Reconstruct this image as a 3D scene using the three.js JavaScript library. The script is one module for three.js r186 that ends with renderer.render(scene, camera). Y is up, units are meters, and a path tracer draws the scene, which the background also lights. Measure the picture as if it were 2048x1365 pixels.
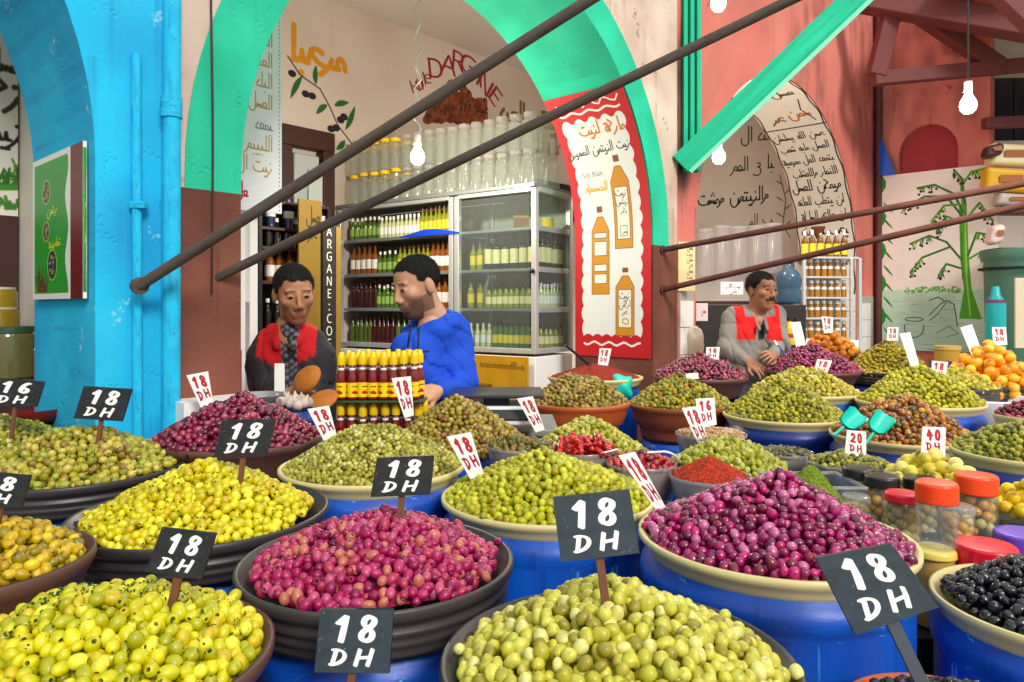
import * as THREE from 'three';
import { mergeGeometries, mergeVertices } from 'three/addons/utils/BufferGeometryUtils.js';
import { RoundedBoxGeometry } from 'three/addons/geometries/RoundedBoxGeometry.js';
import { MarchingCubes } from 'three/addons/objects/MarchingCubes.js';

// ---------- camera, sky, sun, exposure ----------
const E = 1.55, F = 1450, HX = 1024, HY = 615;              // eye height, focal length and horizon of a 2048 x 1365 photograph
const scene = new THREE.Scene();
const camera = new THREE.PerspectiveCamera(2 * Math.atan(682.5 / F) * 180 / Math.PI, 2048 / 1365, 0.05, 400);
camera.position.set(0, E, 0);
camera.lookAt(0, E, -10);
camera.setViewOffset(2048, 1365, 0, 67.5, 2048, 1365);      // a level camera with the lens shifted down
const renderer = new THREE.WebGLRenderer({ antialias: true });
renderer.toneMapping = THREE.LinearToneMapping;
renderer.toneMappingExposure = 1.17;
renderer.shadowMap.enabled = true;
{
  const W = 64, H = 32, d = new Float32Array(W * H * 4);
  for (let j = 0; j < H; j++) for (let i = 0; i < W; i++) {
    const el = ((j + 0.5) / H - 0.5) * Math.PI, s = Math.sin(el);
    const L = s > 0 ? 0.6 + 0.5 * s : 0.17;                // bright even overcast
    d.set([L * 0.99, L, L * 1.02, 1], (j * W + i) * 4);
  }
  const t = new THREE.DataTexture(d, W, H, THREE.RGBAFormat, THREE.FloatType);
  t.mapping = THREE.EquirectangularReflectionMapping; t.magFilter = THREE.LinearFilter; t.needsUpdate = true;
  scene.background = t; scene.environment = t;
}
const sun = new THREE.DirectionalLight(new THREE.Color(1, 0.95, 0.87), 2.1);
sun.position.set(5, 8, 6.5); sun.target.position.set(0.5, 1, -2.5); sun.castShadow = true;
sun.shadow.radius = 30; sun.shadow.mapSize.set(2048, 2048);
Object.assign(sun.shadow.camera, { left: -8, right: 8, top: 8, bottom: -8, near: 0.5, far: 40 });
scene.add(sun, sun.target);

// ---------- helpers ----------
const V3 = THREE.Vector3, V = (x, y, z) => new V3(x, y, z), C = (h) => new THREE.Color(h);
let seed = 7;
const rnd = () => { seed = (seed + 0x6d2b79f5) | 0; let t = Math.imul(seed ^ (seed >>> 15), 1 | seed); t = (t + Math.imul(t ^ (t >>> 7), 61 | t)) ^ t; return ((t ^ (t >>> 14)) >>> 0) / 4294967296; };
const rr = (a, b) => a + (b - a) * rnd();
const at = (px, py, Z) => V((px - HX) / F * Z, E - (py - HY) / F * Z, -Z);
const used = {};
function numbered(n) { const k = used[n] = (used[n] ?? -1) + 1; return k ? n + '_' + String(k).padStart(3, '0') : n; }
function tag(o, label, category, group) { o.userData = { label, category }; if (group) o.userData.group = group; return o; }
function shade(o) { o.traverse((m) => { if (m.isMesh) { m.castShadow = true; m.receiveShadow = true; } }); return o; }
function thing(name, label, category, p, group) {
  const o = new THREE.Group(); o.name = numbered(name); o.position.copy(p ?? V(0, 0, 0)); scene.add(o); return tag(o, label, category, group);
}
function part(name, g, m, parent, label) {
  const o = new THREE.Mesh(g, m); o.name = name; o.castShadow = o.receiveShadow = true; parent.add(o); if (label) o.userData.label = label; return o;
}
function copy(src, name, p, label, group) {
  const c = src.clone(); c.name = numbered(name); c.position.copy(p); scene.add(c); c.userData = { ...src.userData }; if (label) c.userData.label = label; if (group) c.userData.group = group; return c;
}
const box = (w, h, d, x = 0, y = 0, z = 0) => new THREE.BoxGeometry(w, h, d).translate(x, y, z);
const rbox = (w, h, d, r, x = 0, y = 0, z = 0) => new RoundedBoxGeometry(w, h, d, 2, r).translate(x, y, z);
function bar(a, b, r, r2 = r, seg = 12) {                   // cylinder from a to b
  const d = b.clone().sub(a), g = new THREE.CylinderGeometry(r2, r, d.length(), seg), w = g.attributes.uv; for (let i = 0; i < w.count; i++) w.setXY(i, w.getX(i), w.getY(i) * d.length() * 3);
  g.applyQuaternion(new THREE.Quaternion().setFromUnitVectors(V(0, 1, 0), d.clone().normalize()));
  return g.translate((a.x + b.x) / 2, (a.y + b.y) / 2, (a.z + b.z) / 2);
}
function beam(a, b, w, h) {                                 // squared timber from a to b: w across, h deep
  const d = b.clone().sub(a), g = new RoundedBoxGeometry(w, d.length(), h, 1, Math.min(w, h) * 0.08), y = d.clone().normalize();
  const z = V(0, 0, 1).sub(y.clone().multiplyScalar(y.z)).normalize(), x = y.clone().cross(z);
  g.applyMatrix4(new THREE.Matrix4().makeBasis(x, y, z));
  return g.translate((a.x + b.x) / 2, (a.y + b.y) / 2, (a.z + b.z) / 2);
}
const tube = (pts, r, n = 24, s = 8) => new THREE.TubeGeometry(new THREE.CatmullRomCurve3(pts), n, r, s);
const lathe = (pts, seg = 40) => new THREE.LatheGeometry(pts.map(([x, y]) => new THREE.Vector2(x, y)), seg);
const joinG = (list) => mergeGeometries(list.map((g) => (g.index ? g.toNonIndexed() : g)));
function cv(w, h, draw, srgb = true, rep) {
  const c = document.createElement('canvas'); c.width = w; c.height = h; const x = c.getContext('2d'); draw(x, w, h);
  const t = new THREE.CanvasTexture(c); if (srgb) t.colorSpace = THREE.SRGBColorSpace; t.magFilter = THREE.LinearFilter;
  if (rep) { t.wrapS = t.wrapT = THREE.RepeatWrapping; t.repeat.set(rep[0], rep[1] ?? rep[0]); }
  return t;
}
const mat = (color, roughness = 0.6, more = {}) => new THREE.MeshPhysicalMaterial({ color, roughness, ...more });
const rgba = (h, a) => { const c = C(h); return `rgba(${Math.round(c.r ** (1 / 2.2) * 255)},${Math.round(c.g ** (1 / 2.2) * 255)},${Math.round(c.b ** (1 / 2.2) * 255)},${a})`; };
// plaster: layered blotches, streaks and chips on a base colour; a tile covers two metres
function wear(x, w, h, base, blot, chips, n = 1, streak) {
  x.fillStyle = base; x.fillRect(0, 0, w, h);
  for (let i = 0; i < 260 * n; i++) {
    const px = rnd() * w, py = rnd() * h, r = rr(8, 90) * w / 700;
    for (const ox of [-w, 0, w]) for (const oy of [-h, 0, h]) {
      if (px + ox + r < 0 || px + ox - r > w || py + oy + r < 0 || py + oy - r > h) continue;
      const g = x.createRadialGradient(px + ox, py + oy, 0, px + ox, py + oy, r);
      const c = blot[i % blot.length]; g.addColorStop(0, rgba(c, 0.2)); g.addColorStop(1, rgba(c, 0)); x.fillStyle = g; x.fillRect(px + ox - r, py + oy - r, 2 * r, 2 * r);
    }
  }
  if (streak) for (let i = 0; i < 70; i++) { const px = rnd() * w, py = rnd() * h, l = rr(20, 220) * h / 700; const g = x.createLinearGradient(0, py, 0, py + l); g.addColorStop(0, rgba(streak, 0.11)); g.addColorStop(1, rgba(streak, 0)); x.fillStyle = g; for (let k = 0; k < 4; k++) x.fillRect(px + rr(-6, 6), py, rr(1, 7), l); }
  for (let i = 0; i < 2600 * n; i++) { x.fillStyle = rgba(blot[i % blot.length], rr(0.05, 0.22)); x.fillRect(rnd() * w, rnd() * h, rr(1, 3), rr(1, 3)); }
  if (chips) for (let i = 0; i < chips[1]; i++) {
    let px = rnd() * w, py = rnd() * h; const k = 3 + (rnd() * 16 | 0);
    for (let j = 0; j < k; j++) { x.fillStyle = rgba(chips[0], rr(0.35, 0.9)); x.beginPath(); x.ellipse(px, py, rr(.6, 2.6), rr(.6, 3.6), rnd() * 3, 0, 7); x.fill(); px += rr(-6, 6); py += rr(-9, 9); }
  }
}
const grain = cv(256, 256, (x, w, h) => { wear(x, w, h, '#808080', ['#404040', '#c0c0c0'], ['#202020', 14], 1.4); }, false, [1.3]);
const plaster = (base, blot, chips, n, streak) => new THREE.MeshStandardMaterial({ map: cv(640, 640, (x, w, h) => wear(x, w, h, base, blot, chips, n, streak), true, [0.5]), roughness: 0.82, bumpMap: grain, bumpScale: 0.006 });

const M = {
  blue: plaster('#0abfec', ['#0794cc', '#2cd6fa', '#0678ba', '#5cd0ec', '#12c8f2'], ['#a9d6e8', 44], 1.5, '#0a6aa8'),
  beige: plaster('#d6c2b0', ['#b89a84', '#e6d8ca', '#98796a', '#c8a898'], ['#7d6a5c', 22], 1.8, '#5c463a'),
  turquoise: plaster('#14c29c', ['#0a9f78', '#3cdcae', '#078a68', '#16b48a'], ['#0a6a56', 9], 1.5, '#0d9a78'),
  brown: plaster('#723c2b', ['#4c2014', '#9c5f48', '#3c1810', '#8a4c38'], ['#a57c68', 26], 3, '#2a120c'),
  pink: new THREE.MeshStandardMaterial({ roughness: 0.85, bumpMap: grain, bumpScale: 0.006, map: cv(1400, 1400, (x, w, h) => { // one sheet, 5.6 m square
    wear(x, w, h, '#e48272', ['#d06c5e', '#ee9a8a', '#a65648', '#c46254'], ['#6b2a20', 10], 4, '#4a1e16');
    const soot = (u, y, ru, ry, n, c, a) => { for (let i = 0; i < n; i++) { const X = (((u + rr(-ru, ru)) / 5.6) % 1) * w, Y = (1 - (y + rr(-ry, ry)) / 5.6) * h, r = rr(6, 34); x.save(); x.translate(X, Y); x.scale(1, rr(1.2, 3)); const g = x.createRadialGradient(0, 0, 0, 0, 0, r); g.addColorStop(0, rgba(c, a)); g.addColorStop(1, rgba(c, 0)); x.fillStyle = g; x.fillRect(-r, -r, 2 * r, 2 * r); x.restore(); } };
    soot(8.0, 4.3, .45, 1.1, 90, '#4a2018', .16); soot(3.68, 3.0, .07, .6, 60, '#1c0f0c', .2); soot(7.9, 2.4, .12, .9, 30, '#6a2c22', .14); soot(6, 4.9, 1.6, .4, 50, '#a84a3c', .14); soot(.6, 4.4, .5, .8, 70, '#4a2018', .15); soot(.6, 2.9, .5, .4, 30, '#5a281e', .12);
  }, true, [1 / 5.6]) }),
  darkpink: plaster('#a8323a', ['#8f2730', '#b9434a'], null, 0.8),
  cream: plaster('#e6ddcf', ['#cfc4b3', '#f3ece0'], null, 0.7, '#a89a86'),
  ceiling: plaster('#c8beb4', ['#b3a79c', '#d6cdc4'], null, 0.7),
  concrete: plaster('#8a8177', ['#6b6259', '#a0968b'], ['#4a443e', 20], 1),
  whiteWall: mat('#e9e6e0', 0.5), white: mat('#f1efea', 0.4), tile: mat('#eeeae6', 0.22), grout: mat('#a8a29a', 0.8),
  darkwood: mat('#3a1712', 0.55), blackwood: mat('#1a1412', 0.6), wood: mat('#8a5a34', 0.6), alu: mat('#d5d8da', 0.32, { metalness: 0.55 }), shelf: mat('#8d9294', 0.4, { metalness: 0.3 }),
  dark: mat('#0d0d10', 0.5), rust: plaster('#5a3026', ['#3a1c14', '#74402e'], null, 1), steel: plaster('#504840', ['#2e2620', '#7a736a', '#5e3826'], null, 1), redTimber: mat('#6c312f', 0.7, { bumpMap: grain, bumpScale: .004 }), stick: mat('#6e4226', 0.6),
  clear: new THREE.MeshPhysicalMaterial({ color: '#f4f7f6', roughness: 0.06, transmission: 0.93, thickness: 0, ior: 1.45 }),
  pane: new THREE.MeshPhysicalMaterial({ color: '#eef4f2', roughness: 0.03, transmission: 0.96, thickness: 0, ior: 1.3 }),
  milky: new THREE.MeshPhysicalMaterial({ color: '#efedeb', roughness: 0.16, transmission: 0.8, thickness: 0 }),
  yellowLid: mat('#f2c806', 0.35), blackLid: mat('#18181a', 0.35), orangeLid: mat('#ff4a12', 0.35), redLid: mat('#e3122c', 0.3), purpleLid: mat('#6a48c4', 0.35),
  mint: mat('#19c9b4', 0.35),
};
const scuffs = cv(512, 512, (x, w, h) => {
  wear(x, w, h, '#0348b4', ['#02388e', '#0e6ee6', '#022a6e', '#1280f0'], ['#6ab4f6', 34], 1.4, '#011c52');
  for (let i = 0; i < 150; i++) { x.strokeStyle = rgba(i % 3 ? '#5aa8f4' : '#021c54', rr(0.12, 0.5)); x.lineWidth = rr(0.6, 2.6); const px = rnd() * w, py = rnd() * h; x.beginPath(); x.moveTo(px, py); x.lineTo(px + rr(-20, 20), py + rr(-26, 26)); x.stroke(); }
}, true, [2, 1]);
M.drum = new THREE.MeshPhysicalMaterial({ map: scuffs, roughness: 0.42, bumpMap: grain, bumpScale: 0.002, color: '#ffffff' });
M.navy = mat('#0a2a78', 0.4);

// brush-lettered digits and capitals, as the painters of the price boards made them
const GLY = {
  1: 'M.16 .3L.5 .05L.44 1', 8: 'M.72 .16C.5 -.06 .12 .1 .24 .34C.34 .5 .78 .52 .74 .8C.7 1.06 .14 1.04 .2 .74C.26 .5 .84 .46 .72 .16', 6: 'M.66 .06C.36 .12 .2 .5 .24 .78C.3 1.06 .74 1.02 .74 .74C.72 .48 .36 .5 .26 .7',
  2: 'M.2 .26C.3 -.04 .76 .02 .72 .32C.68 .6 .3 .74 .18 .96L.8 .94', 0: 'M.5 .04C.16 .04 .12 .96 .46 .98C.86 .98 .84 .06 .5 .04', 4: 'M.4 .06L.16 .6L.82 .56M.62 .3L.56 1',
  D: 'M.26 .08L.22 .96M.1 .08C.9 -.06 1 .9 .14 .97', H: 'M.2 .04L.16 1M.82 .02L.76 1M.2 .55L.8 .48',
};
function stroke(x, p, ox, oy, sx, sy, shear = 0, flip = 1) {
  x.beginPath();
  const X = (a, b) => ox + flip * a * sx - (flip > 0 ? b * shear : 0), Y = (b) => oy + b * sy;
  for (const [, c, a] of p.matchAll(/([MLQC])([^MLQC]*)/g)) {
    const n = a.match(/-?\d*\.?\d+/g).map(Number), q = []; for (let i = 0; i < n.length; i += 2) q.push(X(n[i], n[i + 1]), Y(n[i + 1]));
    if (c === 'M') x.moveTo(...q); else if (c === 'L') x.lineTo(...q); else if (c === 'Q') x.quadraticCurveTo(...q); else x.bezierCurveTo(...q);
  }
  x.stroke();
}
function brush(x, s, ox, oy, cw, ch, lw, color, shear = 0) {
  x.lineCap = 'round'; x.lineJoin = 'round'; x.strokeStyle = color;
  [...s].forEach((c, i) => { if (!GLY[c]) return; for (let k = -2; k <= 2; k++) { x.lineWidth = lw * 0.62; stroke(x, GLY[c], ox + i * cw + k * lw * 0.13, oy + rr(-2, 2) + k * lw * 0.06, cw * 0.82, ch, shear); } });
}
// joined Arabic hand: each letter runs leftward from the pen; y up
const AR = (() => {
  const T = 'M0 0L.18 0L.25 .42L.3 .02L.5 0', TF = 'M0 0L.1 .35Q.1 -.12 .7 -.1Q1.3 -.08 1.3 .42', NF = 'M0 0L.08 .35Q.1 -.62 .6 -.6Q1.1 -.5 1 .32';
  const J = 'M0 0Q.5 .1 .62 .5Q.35 .7 .08 .52M.6 .45L.8 0', JF = 'M.05 .5Q.35 .7 .85 .45Q0 .25 .15 -.35Q.4 -.9 1 -.62', S = 'M0 0L.12 .32L.18 .03L.36 .32L.42 .03L.6 .36L.68 0', SF = 'M0 0L.12 .32L.18 .03L.36 .32L.42 .03L.6 .36Q.62 -.6 1 -.55Q1.5 -.5 1.4 .3';
  const O = 'M.4 .06Q.04 .08 .1 .4Q.3 .7 .42 .34L.42 0L.6 0', EE = 'M0 0L.2 0L.06 .42Q.3 .62 .52 .42L.32 0L.6 0', EF = 'M.5 .6Q.1 .6 .2 .3L.5 .2Q.05 .1 .15 -.4Q.4 -.9 1 -.6';
  const K = 'M.55 1.25L.1 .8L.55 .45L.5 0L.65 0', L = 'M.12 1.45L.12 0L.35 0', LF = 'M.12 1.45L.12 -.1Q.3 -.7 .8 -.35Q1 -.1 .9 .25', MM = 'M0 0Q.05 .5 .3 .42Q.5 .2 .3 0L.52 0', MF = 'M0 0Q.05 .5 .3 .42Q.5 .2 .25 0Q.1 -.1 .14 -.8', HH = 'M0 0Q.3 .85 .56 .3Q.4 -.32 .2 .1L.62 0', HF = 'M0 0L.05 .7Q.55 .3 .4 .05Q.1 -.1 .1 .35';
  const g = { 'ا': ['M.12 1.4L.12 0', .32, '', 1], 'د': ['M.1 .62Q.48 .3 .4 .02L0 0', .52, '', 1], 'ذ': ['M.1 .62Q.48 .3 .4 .02L0 0', .52, 'u1', 1], 'ر': ['M.15 .32Q.3 -.1 .72 -.42', .56, '', 1], 'ز': ['M.15 .32Q.3 -.1 .72 -.42', .56, 'u1', 1], 'و': ['M.38 .1Q.05 .1 .1 .36Q.25 .6 .4 .34Q.46 -.2 .9 -.46', .62, '', 1], 'ة': [HF, .6, 'u2', 1] };
  const add = (ch, m, a, d, f, fa) => { g[ch] = [m, a, d, 0, f ?? m, fa ?? a]; };
  add('ب', T, .5, 'd1', TF, 1.4); add('ت', T, .5, 'u2', TF, 1.4); add('ث', T, .5, 'u3', TF, 1.4); add('ن', T, .5, 'u1', NF, 1.15); add('ي', T, .5, 'd2', NF, 1.15);
  add('ج', J, .8, 'd1', JF, 1.05); add('ح', J, .8, '', JF, 1.05); add('خ', J, .8, 'u1', JF, 1.05); add('س', S, .7, '', SF, 1.5); add('ش', S, .7, 'u3', SF, 1.5); add('ص', 'M0 0Q.2 .7 .6 .4Q.6 0 .1 0L.8 0L.84 .3L.95 0', .95, '');
  add('ع', EE, .6, '', EF, 1); add('غ', EE, .6, 'u1', EF, 1); add('ف', O, .6, 'u1', 'M.4 .06Q.04 .08 .1 .4Q.3 .7 .42 .34Q.4 -.1 .8 -.1Q1.3 -.08 1.3 .4', 1.4); add('ق', O, .6, 'u2', 'M.4 .06Q.04 .08 .1 .4Q.3 .7 .42 .34Q.4 -.6 .8 -.6Q1.2 -.5 1.2 .2', 1.3);
  add('ك', K, .65, ''); add('ل', L, .35, '', LF, 1); add('م', MM, .52, '', MF, .55); add('ه', HH, .62, '', HF, .6); add('ض', g['ص'][0], .95, 'u1'); add('ط', 'M0 0Q.2 .7 .6 .4Q.6 0 .1 0L.8 0M.15 1.3L.15 0', .8, '');
  return g;
})();
function arabic(x, text, ox, oy, s, color, lw = 0.17, slope = 0) {
  x.strokeStyle = color; x.fillStyle = color; x.lineCap = 'round'; x.lineJoin = 'round'; x.lineWidth = lw * s; let c = 0, joined = false;
  const ch = [...text];
  ch.forEach((k, i) => {
    const g = AR[k]; if (!g) { c += 0.55; joined = false; return; }
    const last = !AR[ch[i + 1]], fin = last && g[4], p = fin ? g[4] : g[0], a = fin ? g[5] : g[1], X = ox - c * s, Y = oy + slope * c * s;
    if (joined) stroke(x, 'M-.06 0L.16 0', X, Y, s, -s, 0, -1);
    stroke(x, p, X, Y, s, -s, 0, -1);
    const dot = (u, v) => { x.beginPath(); x.arc(X - u * s, Y - v * s, lw * s * 0.62, 0, 7); x.fill(); };
    const d = g[2], mid = fin ? a * 0.5 : 0.27; if (d) { const n = +d[1], v = d[0] === 'u' ? 0.85 : -0.5; dot(mid, v + (n === 3 ? 0.25 : 0)); if (n > 1) { dot(mid - 0.14, v); dot(mid + 0.18, v); } }
    c += a; joined = !g[3];
  });
  return c * s;
}

// ---------- the arcade frame: u runs along the shop fronts, v goes in behind them ----------
const TH = 48 * Math.PI / 180, cu = Math.cos(TH), su = Math.sin(TH), OX = -1.217, OZ = 2.6, T = 0.67;
const uv = (u, y, v) => V(OX + cu * u - su * v, y, -(OZ + su * u + cu * v));
function wallUY(px, py, v) { const r = (px - HX) / F, X0 = OX - su * v, Z0 = OZ + cu * v, u = (r * Z0 - X0) / (cu - r * su), Z = Z0 + su * u; return [u, E - (py - HY) / F * Z, Z]; }
function arcade(name, label, category) { const o = thing(name, label, category, V(OX, 0, -OZ)); o.rotation.y = TH; return o; }
function slab(shape, depth, z) { const g = new THREE.ExtrudeGeometry(shape, { depth, bevelEnabled: false, curveSegments: 48 }); return g.translate(0, 0, z); }
function poly(pts) { const s = new THREE.Shape(); pts.forEach(([a, b], i) => (i ? s.lineTo(a, b) : s.moveTo(a, b))); return s; }
function archPts(c, a, b, spring, n = 48, from = 0, to = Math.PI) { const r = []; for (let i = 0; i <= n; i++) { const t = from + (to - from) * i / n; r.push([c + a * Math.cos(t), spring + b * Math.sin(t)]); } return r; }

// ---------- large structure ----------
{ const g = new THREE.PlaneGeometry(240, 240); g.rotateX(-Math.PI / 2); const m = M.concrete.clone(); m.map = m.map.clone(); m.map.repeat.set(120, 120);
  const o = new THREE.Mesh(g, m); o.name = 'ground'; o.receiveShadow = true; o.userData = { kind: 'structure', label: 'worn grey concrete market ground' }; scene.add(o); }
const H = 5.6, SPR = 2.03, R1 = 1.512, C1 = 1.768, B1 = 1.727, DADO = 1.985;
{
  const o = arcade('blue_arch_wall', 'bright blue plastered arch pier at the left with chipped paint', 'wall');
  part('wall', slab(poly([[0, 0], [0, H], [-5, H], [-5, 0], [-3.278, 0], ...archPts(-1.766, R1, R1, SPR).reverse(), [-0.254, 0]]), T, -T), M.blue, o);
}
{
  const o = arcade('arcade_wall', 'beige arcade wall with turquoise arch and brown dado around the oil shop', 'wall');
  part('dado', slab(poly([[0, 0], [0.2555, 0], [0.2555, DADO], [0, DADO]]), T + 0.004, -T), M.brown, o, 'rough brown dado of the left pier');
  part('dado', slab(poly([[3.28, 0], [3.62, 0], [3.62, DADO], [3.28, DADO]]), T + 0.004, -T), M.brown, o, 'brown dado of the right pier under the arch');
  part('arch_band', slab(poly([[C1 + R1, DADO], [C1 + B1, DADO], ...archPts(C1, B1, B1, SPR), [C1 - B1, DADO], [C1 - R1, DADO], ...archPts(C1, R1, R1, SPR).reverse()]), T + 0.004, -T), M.turquoise, o, 'painted turquoise arch');
  part('wall', slab(poly([[C1 + B1, DADO], [3.62, DADO], [3.62, H], [0, H], [0, DADO], [C1 - B1, DADO], ...archPts(C1, B1, B1, SPR).reverse()]), T, -T), M.beige, o);
  part('plinth', box(0.34, 1.22, 0.14, 0.145, 0.61, 0.076), M.white, o, 'white block at the foot of the brown pier');
}
const C2 = 5.84, A2 = 1.94, D2 = 1.67;
{
  const o = arcade('pink_arch_wall', 'salmon pink plastered wall with the tall arch of the second stall', 'wall');
  part('wall', slab(poly([[C2 + A2, 0], [9.1, 0], [9.1, H], [3.62, H], [3.62, 0], [C2 - A2, 0], ...archPts(C2, A2, D2, SPR + 0.02).reverse()]), T, -T), M.pink, o);
  // white tiles set on the foot of both piers, each tile its own piece
  const tg = rbox(0.195, 0.195, 0.012, 0.004);
  const tiles = (u0, u1, top, z) => { part('tile_bed', box(u1 - u0, top, 0.008, (u0 + u1) / 2, top / 2, z + 0.004), M.grout, o);
    for (let u = u0 + 0.1; u < u1 - 0.05; u += 0.2) for (let y = 0.3; y < top - 0.05; y += 0.2) { const m = part('tile', tg, M.tile, o); m.position.set(u, y, z + 0.012 + rr(0, 0.002)); } };
  tiles(3.64, 3.86, 1.72, 0.0); tiles(7.86, 8.4, 1.68, 0.0);
  part('tile_bed', box(0.01, 1.66, T - 0.02, C2 + A2 - 0.006, 0.83, -T / 2), M.grout, o);
  for (let z = -0.11; z > -0.6; z -= 0.2) for (let y = 0.4; y < 1.6; y += 0.2) { const m = part('tile', tg, M.tile, o); m.rotation.y = -Math.PI / 2; m.position.set(C2 + A2 - 0.018, y, z); }
}
// the wall that turns out towards the street at the right end, with a blind arch
{
  const o = arcade('pink_side_wall', 'salmon pink side wall at the right with a dark red blind arch', 'wall');
  const s = poly([[0, 0], [1.2, 0], [1.2, H], [0, H]]), hole = new THREE.Path(); const hp = [[0.27, 2.6], [0.89, 2.6], ...archPts(0.58, 0.31, 0.34, 3.36)];
  hp.forEach(([a, b], i) => (i ? hole.lineTo(a, b) : hole.moveTo(a, b))); s.holes.push(hole);
  const turn = (g) => g.rotateY(-Math.PI / 2).translate(8.48, 0, 0);
  part('wall', turn(slab(s, 0.25, -0.25)), M.pink, o);
  part('blind_arch', turn(box(0.8, 1.5, 0.06, 0.58, 3.15, -0.12)), M.darkpink, o, 'dark red blind arch');
}
// a painted wall as one panel whose print is laid out in metres along the wall
function mural(v, u0, u1, y0, y1, ppm, draw) {
  const W = Math.round((u1 - u0) * ppm), Hh = Math.round((y1 - y0) * ppm);
  const P = (px, py) => { const [u, y, Z] = wallUY(px, py, v); return { x: (u - u0) * ppm, y: (y1 - y) * ppm, k: Z / F * ppm }; };
  return new THREE.MeshStandardMaterial({ map: cv(W, Hh, (x) => draw(x, W, Hh, P)), roughness: 0.85, bumpMap: grain, bumpScale: 0.003 });
}
function leaf(x, a, b, w, color) { const dx = b.x - a.x, dy = b.y - a.y, l = Math.hypot(dx, dy) || 1, nx = -dy / l * w, ny = dx / l * w; x.fillStyle = color; x.beginPath(); x.moveTo(a.x, a.y); x.quadraticCurveTo(a.x + dx * .4 + nx, a.y + dy * .4 + ny, b.x, b.y); x.quadraticCurveTo(a.x + dx * .5 - nx * .5, a.y + dy * .5 - ny * .5, a.x, a.y); x.fill(); }
const paintLine = (x, pts, lw, color) => { x.strokeStyle = color; x.lineWidth = lw; x.lineCap = 'round'; x.lineJoin = 'round'; x.beginPath(); pts.forEach((p, i) => (i ? x.lineTo(p.x, p.y) : x.moveTo(p.x, p.y))); x.stroke(); };
{
  const o = arcade('interior_wall', 'white inner back wall of the oil shop with painted lettering and an olive branch', 'wall');
  const m = mural(3, 0, 7.2, 1, 4.35, 260, (x, w, h, P) => {
    wear(x, w, h, '#cfc1b6', ['#b8a89b', '#ded2c8', '#c0afa2'], null, 1, '#b3a294');
    let p = P(690, 142); arabic(x, 'مرحبا', p.x, p.y, p.k * 46, '#c8860f', 0.24, 0.05);
    const b = [[575, 112], [600, 150], [640, 178], [660, 215], [675, 250], [705, 290]].map((q) => P(...q)); paintLine(x, b, b[0].k * 3, '#3a2c1c');
    for (const [a, c, d, e, s] of [[605, 152, 580, 198, 1], [632, 170, 632, 130, -1], [655, 210, 632, 228, 1], [668, 212, 698, 205, -1], [690, 260, 710, 212, 1], [690, 280, 672, 300, -1], [716, 300, 745, 290, 1]]) { const q = P(a, c), t = P(d, e); leaf(x, q, t, q.k * 16 * s, '#1f5a22'); }
    for (const [a, c] of [[584, 147], [611, 188], [624, 192], [681, 240], [688, 234], [662, 258], [672, 256]]) { const q = P(a, c); x.fillStyle = '#15151c'; x.beginPath(); x.ellipse(q.x, q.y, q.k * 9, q.k * 7, 0, 0, 7); x.fill(); }
    x.fillStyle = '#8a1d34'; x.textAlign = 'center'; x.textBaseline = 'middle';
    for (const [c, a, q, s, r] of [['H', 830, 172, 34, -.4], ['u', 838, 168, 34, -.3], ['i', 844, 162, 34, -.3], ['l', 849, 158, 34, -.3], ['e', 855, 155, 34, -.2], ['D', 870, 137, 54, -.15], ['·', 883, 135, 54, 0], ['A', 897, 130, 54, .05], ['R', 915, 122, 54, .1], ['G', 936, 130, 54, .3], ['A', 955, 148, 54, .45], ['N', 970, 168, 54, .6], ['E', 990, 192, 54, .7]]) {
      const t = P(a, q); x.save(); x.translate(t.x, t.y); x.rotate(r); x.scale(1.35, 1); x.font = `${t.k * s}px sans-serif`; x.fillText(c, 0, 0); x.restore(); }
    for (let i = 0; i < 900; i++) { const f = rnd(), a = 850 + f * 122, top = 240 - Math.sin(Math.min(1, f * 1.25) * 2.6) * 76, q = P(a, top + rnd() * (242 - top + f * 4)); x.fillStyle = ['#6a2f14', '#7d3a18', '#532410', '#8e4a22'][i & 3]; x.beginPath(); x.ellipse(q.x, q.y, q.k * 7, q.k * 4, rnd() * 3, 0, 7); x.fill(); }
    p = P(1050, 250); arabic(x, 'الجيد', p.x, p.y, p.k * 30, '#6d6212', 0.24, 0);
    p = P(1122, 262); arabic(x, 'زيت', p.x, p.y, p.k * 30, '#6d6212', 0.24, 0);
    p = P(1126, 310); arabic(x, 'كل', p.x, p.y, p.k * 28, '#b0243a', 0.16, 0);
    p = P(1092, 294); x.font = `${p.k * 26}px sans-serif`; x.fillStyle = '#444'; x.fillText('13', p.x, p.y);
    p = P(1078, 305); arabic(x, 'انواع زيتون', p.x, p.y, p.k * 27, '#b0243a', 0.16, -0.04);
  });
  part('wall', box(7.2, 3.35, 0.1, 3.6, 2.675, -3.05), m, o); part('lower_wall', box(7.2, 1, 0.1, 3.6, 0.5, -3.05), M.cream, o);
  const d = wallUY(1022, 345, 2.9)[0], e = wallUY(1150, 345, 2.9)[0]; part('pelmet', rbox(e - d + 0.4, 0.42, 0.14, 0.01, (d + e) / 2 + 0.2, 2.86, -2.92), M.blackwood, o, 'dark wooden pelmet above the showcase');
}
{
  const o = arcade('interior_ceiling', 'pale grey ceiling of the shops behind the arcade', 'ceiling');
  part('ceiling_slab', box(13.4, 0.15, 2.6, 2.6, 4.425, -T - 1.3), M.ceiling, o);
}
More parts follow.
